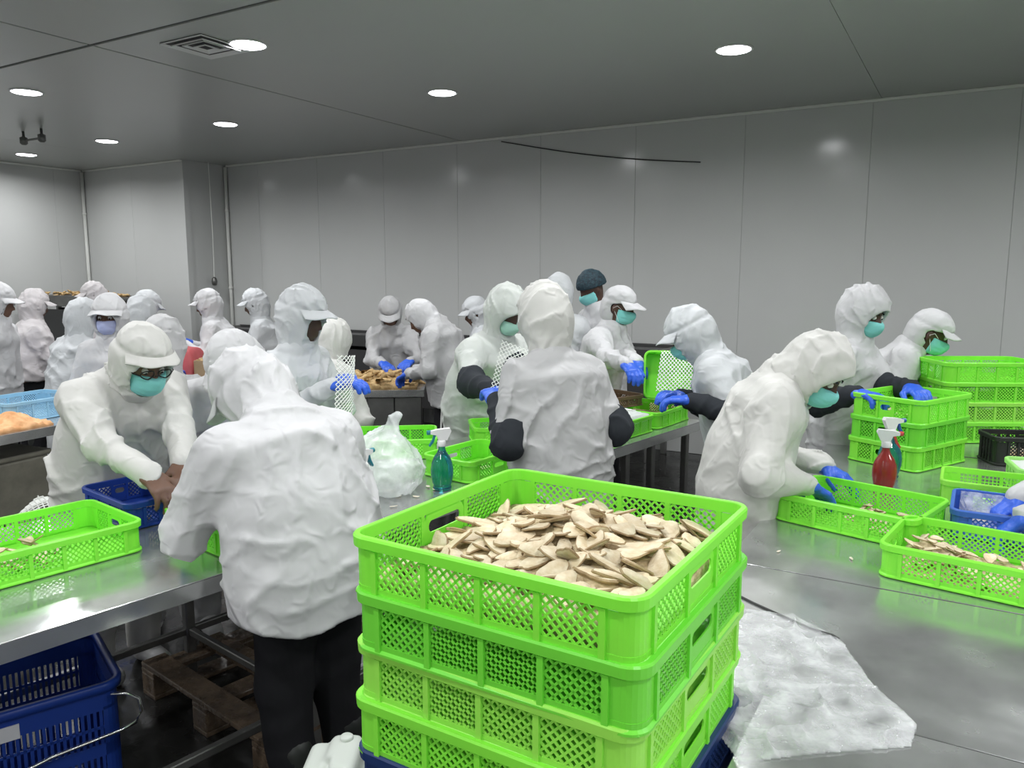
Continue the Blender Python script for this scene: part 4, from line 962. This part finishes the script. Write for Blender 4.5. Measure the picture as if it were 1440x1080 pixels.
        def netf(P):
            q = (P-Hc) @ AX.T; d = ell(P, Hc+HU*.022-HF*.012, AX, (.094, .115, .118))-ridged(P*34+so)**2*.006
            return smax(smax(d, -(q[:, 2]-.010-q[:, 1]*.25), .01), -headsdf(P, .003), .004)
        sdfobj('hair_net', netf, Hc-.19, Hc+.19, .008, M_HAIRNET, root, org)
    if brim:
        V = []; nn, mm = 17, 6; base = .118*hs if hood != 'cap' else .108
        for lay in (0, 1):
            for i in range(nn):
                s = -1+2*i/(nn-1); a = s*R(66); ix = .100*hs*math.sin(a); iy = base*math.cos(a)-.012
                for j in range(mm):
                    t = j/(mm-1); ln = bl*math.cos(a*.92)**.6; x = ix*(1+.10*t); y = iy+ln*t; z = bz*hs-.30*ln*t-.022*s*s*t-.010*s*s-lay*.004+.004*math.sin(7*s+seed)*t
                    V.append(Hc+HL*x+HF*y+HU*z-org)
        F = []; o2 = nn*mm
        for i in range(nn-1):
            for j in range(mm-1): a = i*mm+j; F += [(a, a+1, a+mm+1, a+mm), (o2+a, o2+a+mm, o2+a+mm+1, o2+a+1)]
            a = i*mm+mm-1; F.append((a, o2+a, o2+a+mm, a+mm))
        link('cap_brim', mesh('cap_brim', V, np.array(F), True), cloth(hc_), root)
    if mask:
        def mk(P):
            q = (P-Hc) @ AX.T; n = ridged(np.stack([q[:, 0]*4, q[:, 1]*4, q[:, 2]*70], 1)+so)*.003
            d = smin(headsdf(P, .006), ell(P, Hc+HF*.070-HU*.045, AX, (.050, .052, .048)), .02)-n
            d = smax(d, -headsdf(P, -.008), .002)
            box = np.maximum.reduce([.022-q[:, 1]+.0*q[:, 0], np.abs(q[:, 2]+.056)-.048, np.abs(q[:, 0])-.072]); return smax(d, box, .008)
        mo = sdfobj('face_mask', mk, Hc-.16, Hc+.16, .0055 if det > 0 else .008, M_MASK[mask], root, org)
        if det > 0:
            for s in (1, -1):
                m2 = MB(); m2.tube([Hc+HL*s*a+HF*b+HU*c-org for a, b, c in ((.068, .045, -.005), (.082, .015, .012), (.090, -.006, -.006), (.082, .012, -.035), (.066, .045, -.085))], .0016, 5); m2.obj('ear_loop', M_WHITEM, mo)
    if eyes:
        for s in (1, -1):
            c0 = Hc+HL*s*.032+HF*.079+HU*.012-org; m2 = MB(); m2.lathe([(.001, -.0125), (.009, -.009), (.0125, 0), (.009, .009), (.001, .0125)], 12, c0); ey = m2.obj('eye', M_EYE, root, smooth=True)
            c1 = c0+HF*.0078-HU*.0065; m2 = MB(); m2.lathe([(.001, -.0058), (.0042, -.004), (.0058, 0), (.0042, .004), (.001, .0058)], 10, c1); m2.obj('pupil', M_PUPIL, ey, smooth=True)
            m2 = MB(); m2.tube([Hc+HL*s*(.016+.011*i)+HF*(.096-.004*i*i)+HU*(.030+.004*math.sin(i))-org for i in range(4)], [.002, .0035, .0033, .0015], 5); m2.obj('eyebrow', M_PUPIL, root)
    if specs:
        g_ = None
        for s in (1, -1):
            pts = [Hc+HL*(s*.034+.026*math.cos(t))+HF*(.112-.010*abs(math.cos(t)))+HU*(.010+.017*math.sin(t)*1.0)-org for t in np.linspace(0, 2*math.pi, 21)[:-1]]
            m2 = MB(); m2.tube(pts, .0026, 6, closed=True)
            if s == 1: m2.tube([Hc+HL*.009+HF*.112+HU*.004-org, Hc-HL*.009+HF*.112+HU*.004-org], .0025, 6)
            m2.tube([Hc+HL*s*.060+HF*.103+HU*.006-org, Hc+HL*s*.078+HF*.085+HU*.008-org, Hc+HL*s*.088-HF*.005+HU*.006-org], .0022, 6)
            m2.obj('spectacle_frame', M_FRAME, root, smooth=True)
    # --- trousers and boots
    tl_ = cloth(legs)
    def tro(P):
        d = ellseg(P, pel, hip-UP*.05, (.165, .118), (.155, .115), Ld)
        for s, h_, kn, an in lg: d = smin(d, smin(rcone(P, h_, kn, .098, .080), rcone(P, kn, an, .080, .066), .03), .03)
        return d-(ridged(P*np.array([12, 12, 9])+so)**2-.3)*.008
    sdfobj('trousers', tro, np.array([pel[0]-.33, pel[1]-.33, .04]), np.array([pel[0]+.33, pel[1]+.33, pel[2]+.16]), .013 if det > 0 else .02, tl_, root, org)
    if stripe:
        for s, h_, kn, an in lg:
            m2 = MB(); m2.tube([h_+Ld*s*.098-org, kn+Ld*s*.082-org, an+Ld*s*.068-org], .008, 6); m2.obj('side_stripe', M_TRIM, root)
    for s, h_, kn, an in lg:
        def boot(P):
            d = smin(rcone(P, an+UP*.16, an-UP*.03, .056, .052), rcone(P, an-UP*.045, an-UP*.05+Fd*.15, .048, .040), .03); return smax(d, -(P[:, 2]-.001), .004)
        sdfobj('boot', boot, an+np.array([-.25, -.25, -.12]), an+np.array([.25, .25, .24]), .014, M_BLACKP if legs in ('black', 'dark') else M_WHITEM, root, org)
    # --- gloves, arm covers
    for arm in arms:
        s, sh, el, wr_, fd, tg = arm
        if gloves:
            def glv(P): return smin(hand(P, arm, .0022), rcone(P, wr_-fd*.05, wr_, .036, .030), .012)-(ridged(P*40+so)-.5)*.0018
            sdfobj('glove', glv, np.minimum(wr_, tg)-.13, np.maximum(wr_, tg)+.13, .0052 if det > 0 else .0075, M_GLOVE, root, org)
        if covers:
            def cov(P):
                t = (P-el) @ fd; d = smin(rcone(P, el+(sh-el)*.14, el, .077, .073), rcone(P, el, wr_-fd*.01, .073, .046), .02); return d-((1-np.abs(np.sin(t*34+vnoise(P*9+so)*5)))**2-.3)*.010
            sdfobj('arm_cover', cov, np.minimum(el, wr_)-.13, np.maximum(el, wr_)+.13, hh, cloth('dark'), root, org)
    return root
Pq = px
# workers round the long steel table
person('man in glasses and teal mask leaning over the dark blue crate, bare handed', (197, 455), 3.0, -38, 30, 24, 0, [Pq(262, 674, 2.72), Pq(238, 690, 2.62)], 'warm', mask='teal', gloves=False, skin=0, det=2, eyes=True, specs=True, girth=1.12, hs=1.04, skirt=.34, legs='warm', nf=62, op=1.18, bl=.046, bz=.080)
person('worker in white jacket and black trousers seen from behind, bending over a green crate', (352, 492), 2.52, 138, 24, 48, 26, [Pq(268, 690, 2.58), Pq(400, 690, 2.85)], 'white', det=2, girth=1.22, hs=1.06, skirt=.14, legs='black', k=1.03, wr=.95, nf=70)
person('worker with back turned standing behind the man in glasses', (226, 444), 3.75, 105, 14, 15, 0, None, 'grey', det=1, skirt=.5, legs='grey', girth=1.05)
person('worker in loose white hood with blue mask, half hidden behind the worker seen from behind', (330, 466), 3.35, -55, 32, 44, -50, None, 'white', mask='blue', det=1, hs=1.08, legs='white', nf=55)
person('worker in tall white peaked hood holding a hanging white net', (424, 401), 3.85, -22, 10, 14, 4, [Pq(486, 527, 3.75), Pq(487, 533, 3.52)], 'cool', mask=None, det=1, hs=1.05, skirt=.5, legs='grey', skin=1)
person('hooded worker seen from behind next to the one holding the hanging net', (466, 448), 4.75, 72, 34, 36, 0, None, 'warm', brim=False, det=1, hs=1.05, skirt=.3)
person('worker in white hood and dark sleeves holding up a diamond net', (712, 400), 4.45, -40, 20, 30, -14, [Pq(728, 538, 3.95), Pq(708, 552, 3.86)], 'mint', mask='mint', brim=False, covers=True, det=1, hs=1.10, girth=1.15, skirt=.55, legs='mint', skin=1, op=1.12)
person('worker in baggy pointed hood seen from behind with one dark sleeve', (766, 397), 3.36, 122, 13, 16, -4, [Pq(694, 548, 3.36), Pq(842, 556, 3.62)], 'grey', brim=False, covers=True, det=2, hs=1.05, girth=1.12, skirt=.22, legs='dark', hoodcol='warm', wr=1.2, pz=((1.4, .42, .15), (.85, .45, -.1)))
person('worker in white peaked cap and teal mask sorting with blue gloves', (872, 400), 5.3, -30, 17, 16, 0, [Pq(905, 520, 4.80), Pq(890, 517, 4.62)], 'white', hood='cap', mask='teal', det=1, skin=1, skirt=.3, eyes=True, bl=.088)
person('worker in dark teal hair net looking down beside the back wall', (832, 378), 5.90, 205, 10, 30, 0, None, 'white', hood='net', brim=False, mask='teal', det=0, skin=1)
person('worker seen from behind next to the one in the hair net', (786, 384), 5.60, 75, 8, 14, 0, None, 'cool', brim=False, det=0)
person('worker in white peaked hood and dark sleeves facing the bunched net', (972, 430), 4.10, 158, 22, 30, 6, [Pq(952, 556, 3.86), Pq(944, 549, 4.15)], 'cool', mask='teal', covers=True, det=1, hs=1.08, skirt=.62, legs='cool', skin=1, nf=48)
# workers round the dark table
person('stooping worker with teal mask reaching both blue gloves into a green crate', (1150, 467), 2.95, -10, 19, 36, -34, [Pq(1182, 662, 3.06), Pq(1152, 684, 2.84)], 'warm', hood='hood', mask='teal', det=2, hs=1.08, girth=1.02, skirt=.34, legs='warm', skin=1, eyes=True, curl=.45, nf=84, op=1.25, brim=False)
person('tall hooded worker with teal mask and dark sleeves behind the stack of three crates', (1217, 400), 4.2, -40, 8, 18, -14, [Pq(1292, 545, 3.80), Pq(1222, 550, 3.72)], 'white', brim=False, mask='teal', covers=True, det=1, hs=1.08, skirt=.60, legs='white', skin=1, eyes=True, op=1.12)
person('worker in frilled white cap and teal mask reaching behind the stack of three crates', (1310, 433), 4.50, -22, 24, 26, 0, [Pq(1352, 555, 4.35), Pq(1335, 562, 4.22)], 'white', hood='cap', mask='teal', det=1, skin=1, skirt=.34, eyes=True, legs='white', nf=50)
person('worker at the blue crate of whom only the blue gloves and cuffs show', (1605, 420), 2.45, 172, 18, 25, 0, [Pq(1412, 738, 2.50), Pq(1404, 712, 2.76)], 'white', mask='teal', det=1, skin=1, skirt=.34)
# workers farther off
person('worker leaning over the ginger heap, head bowed under a white cap', (548, 417), 7.05, -88, 20, 40, 0, [Pq(572, 508, 6.72), Pq(543, 512, 6.70)], 'grey', det=0, skirt=.22, legs='dark', girth=1.05)
person('worker bending to the ginger heap in black trousers with a white side stripe', (592, 421), 6.15, 165, 17, 32, 20, [Pq(566, 527, 6.05), Pq(572, 524, 6.4)], 'grey', brim=False, det=0, skirt=.18, legs='black', stripe=True, hoodcol='white', girth=1.1, nf=72)
person('worker in white cap with peak, head just showing behind the net holder', (669, 417), 7.1, 185, 10, 22, 0, None, 'cool', det=0)
person('worker facing the red sheeting with one blue glove stretched out', (291, 406), 7.25, 182, 14, 14, 0, [Pq(254, 477, 7.05), Pq(250, 475, 7.3)], 'white', det=0, skirt=.3, mask=None)
person('worker in white peaked cap standing by the dark conveyor bench', (358, 406), 7.6, 186, 12, 18, 0, None, 'cool', det=0, skirt=.3, mask=None)
person('worker with back turned in long white jacket and black trousers', (47, 406), 7.0, 48, 8, 14, 0, None, 'pink', det=0, skirt=.05, legs='black', girth=1.1)
person('worker in peaked cap beside the one with back turned in black trousers', (-4, 398), 6.0, 12, 6, 14, 0, [Pq(12, 500, 6.5), Pq(8, 503, 6.3)], 'white', det=0, skirt=.25, legs='black')
person('worker with back turned in front of the low table of leaves', (115, 419), 6.0, 62, 14, 18, 0, None, 'cool', det=0, skirt=.5, legs='white', hs=1.05, brim=False)
person('worker facing forward in visored hood and lilac mask', (152, 413), 5.25, -84, 10, 4, 0, None, 'white', mask='lilac', det=1, hs=1.08, skirt=.4, legs='white', eyes=True)
person('worker by the tall conveyor, only the peaked cap showing', (130, 396), 8.0, 200, 8, 14, 0, None, 'pink', det=0)
person('hooded worker with back turned behind the one in the lilac mask', (197, 415), 6.2, 70, 16, 20, 0, None, 'cool', det=0, brim=False)
person('worker in white cap beyond the hooded worker with back turned', (205, 408), 7.15, 50, 12, 26, 0, None, 'cool', det=0)
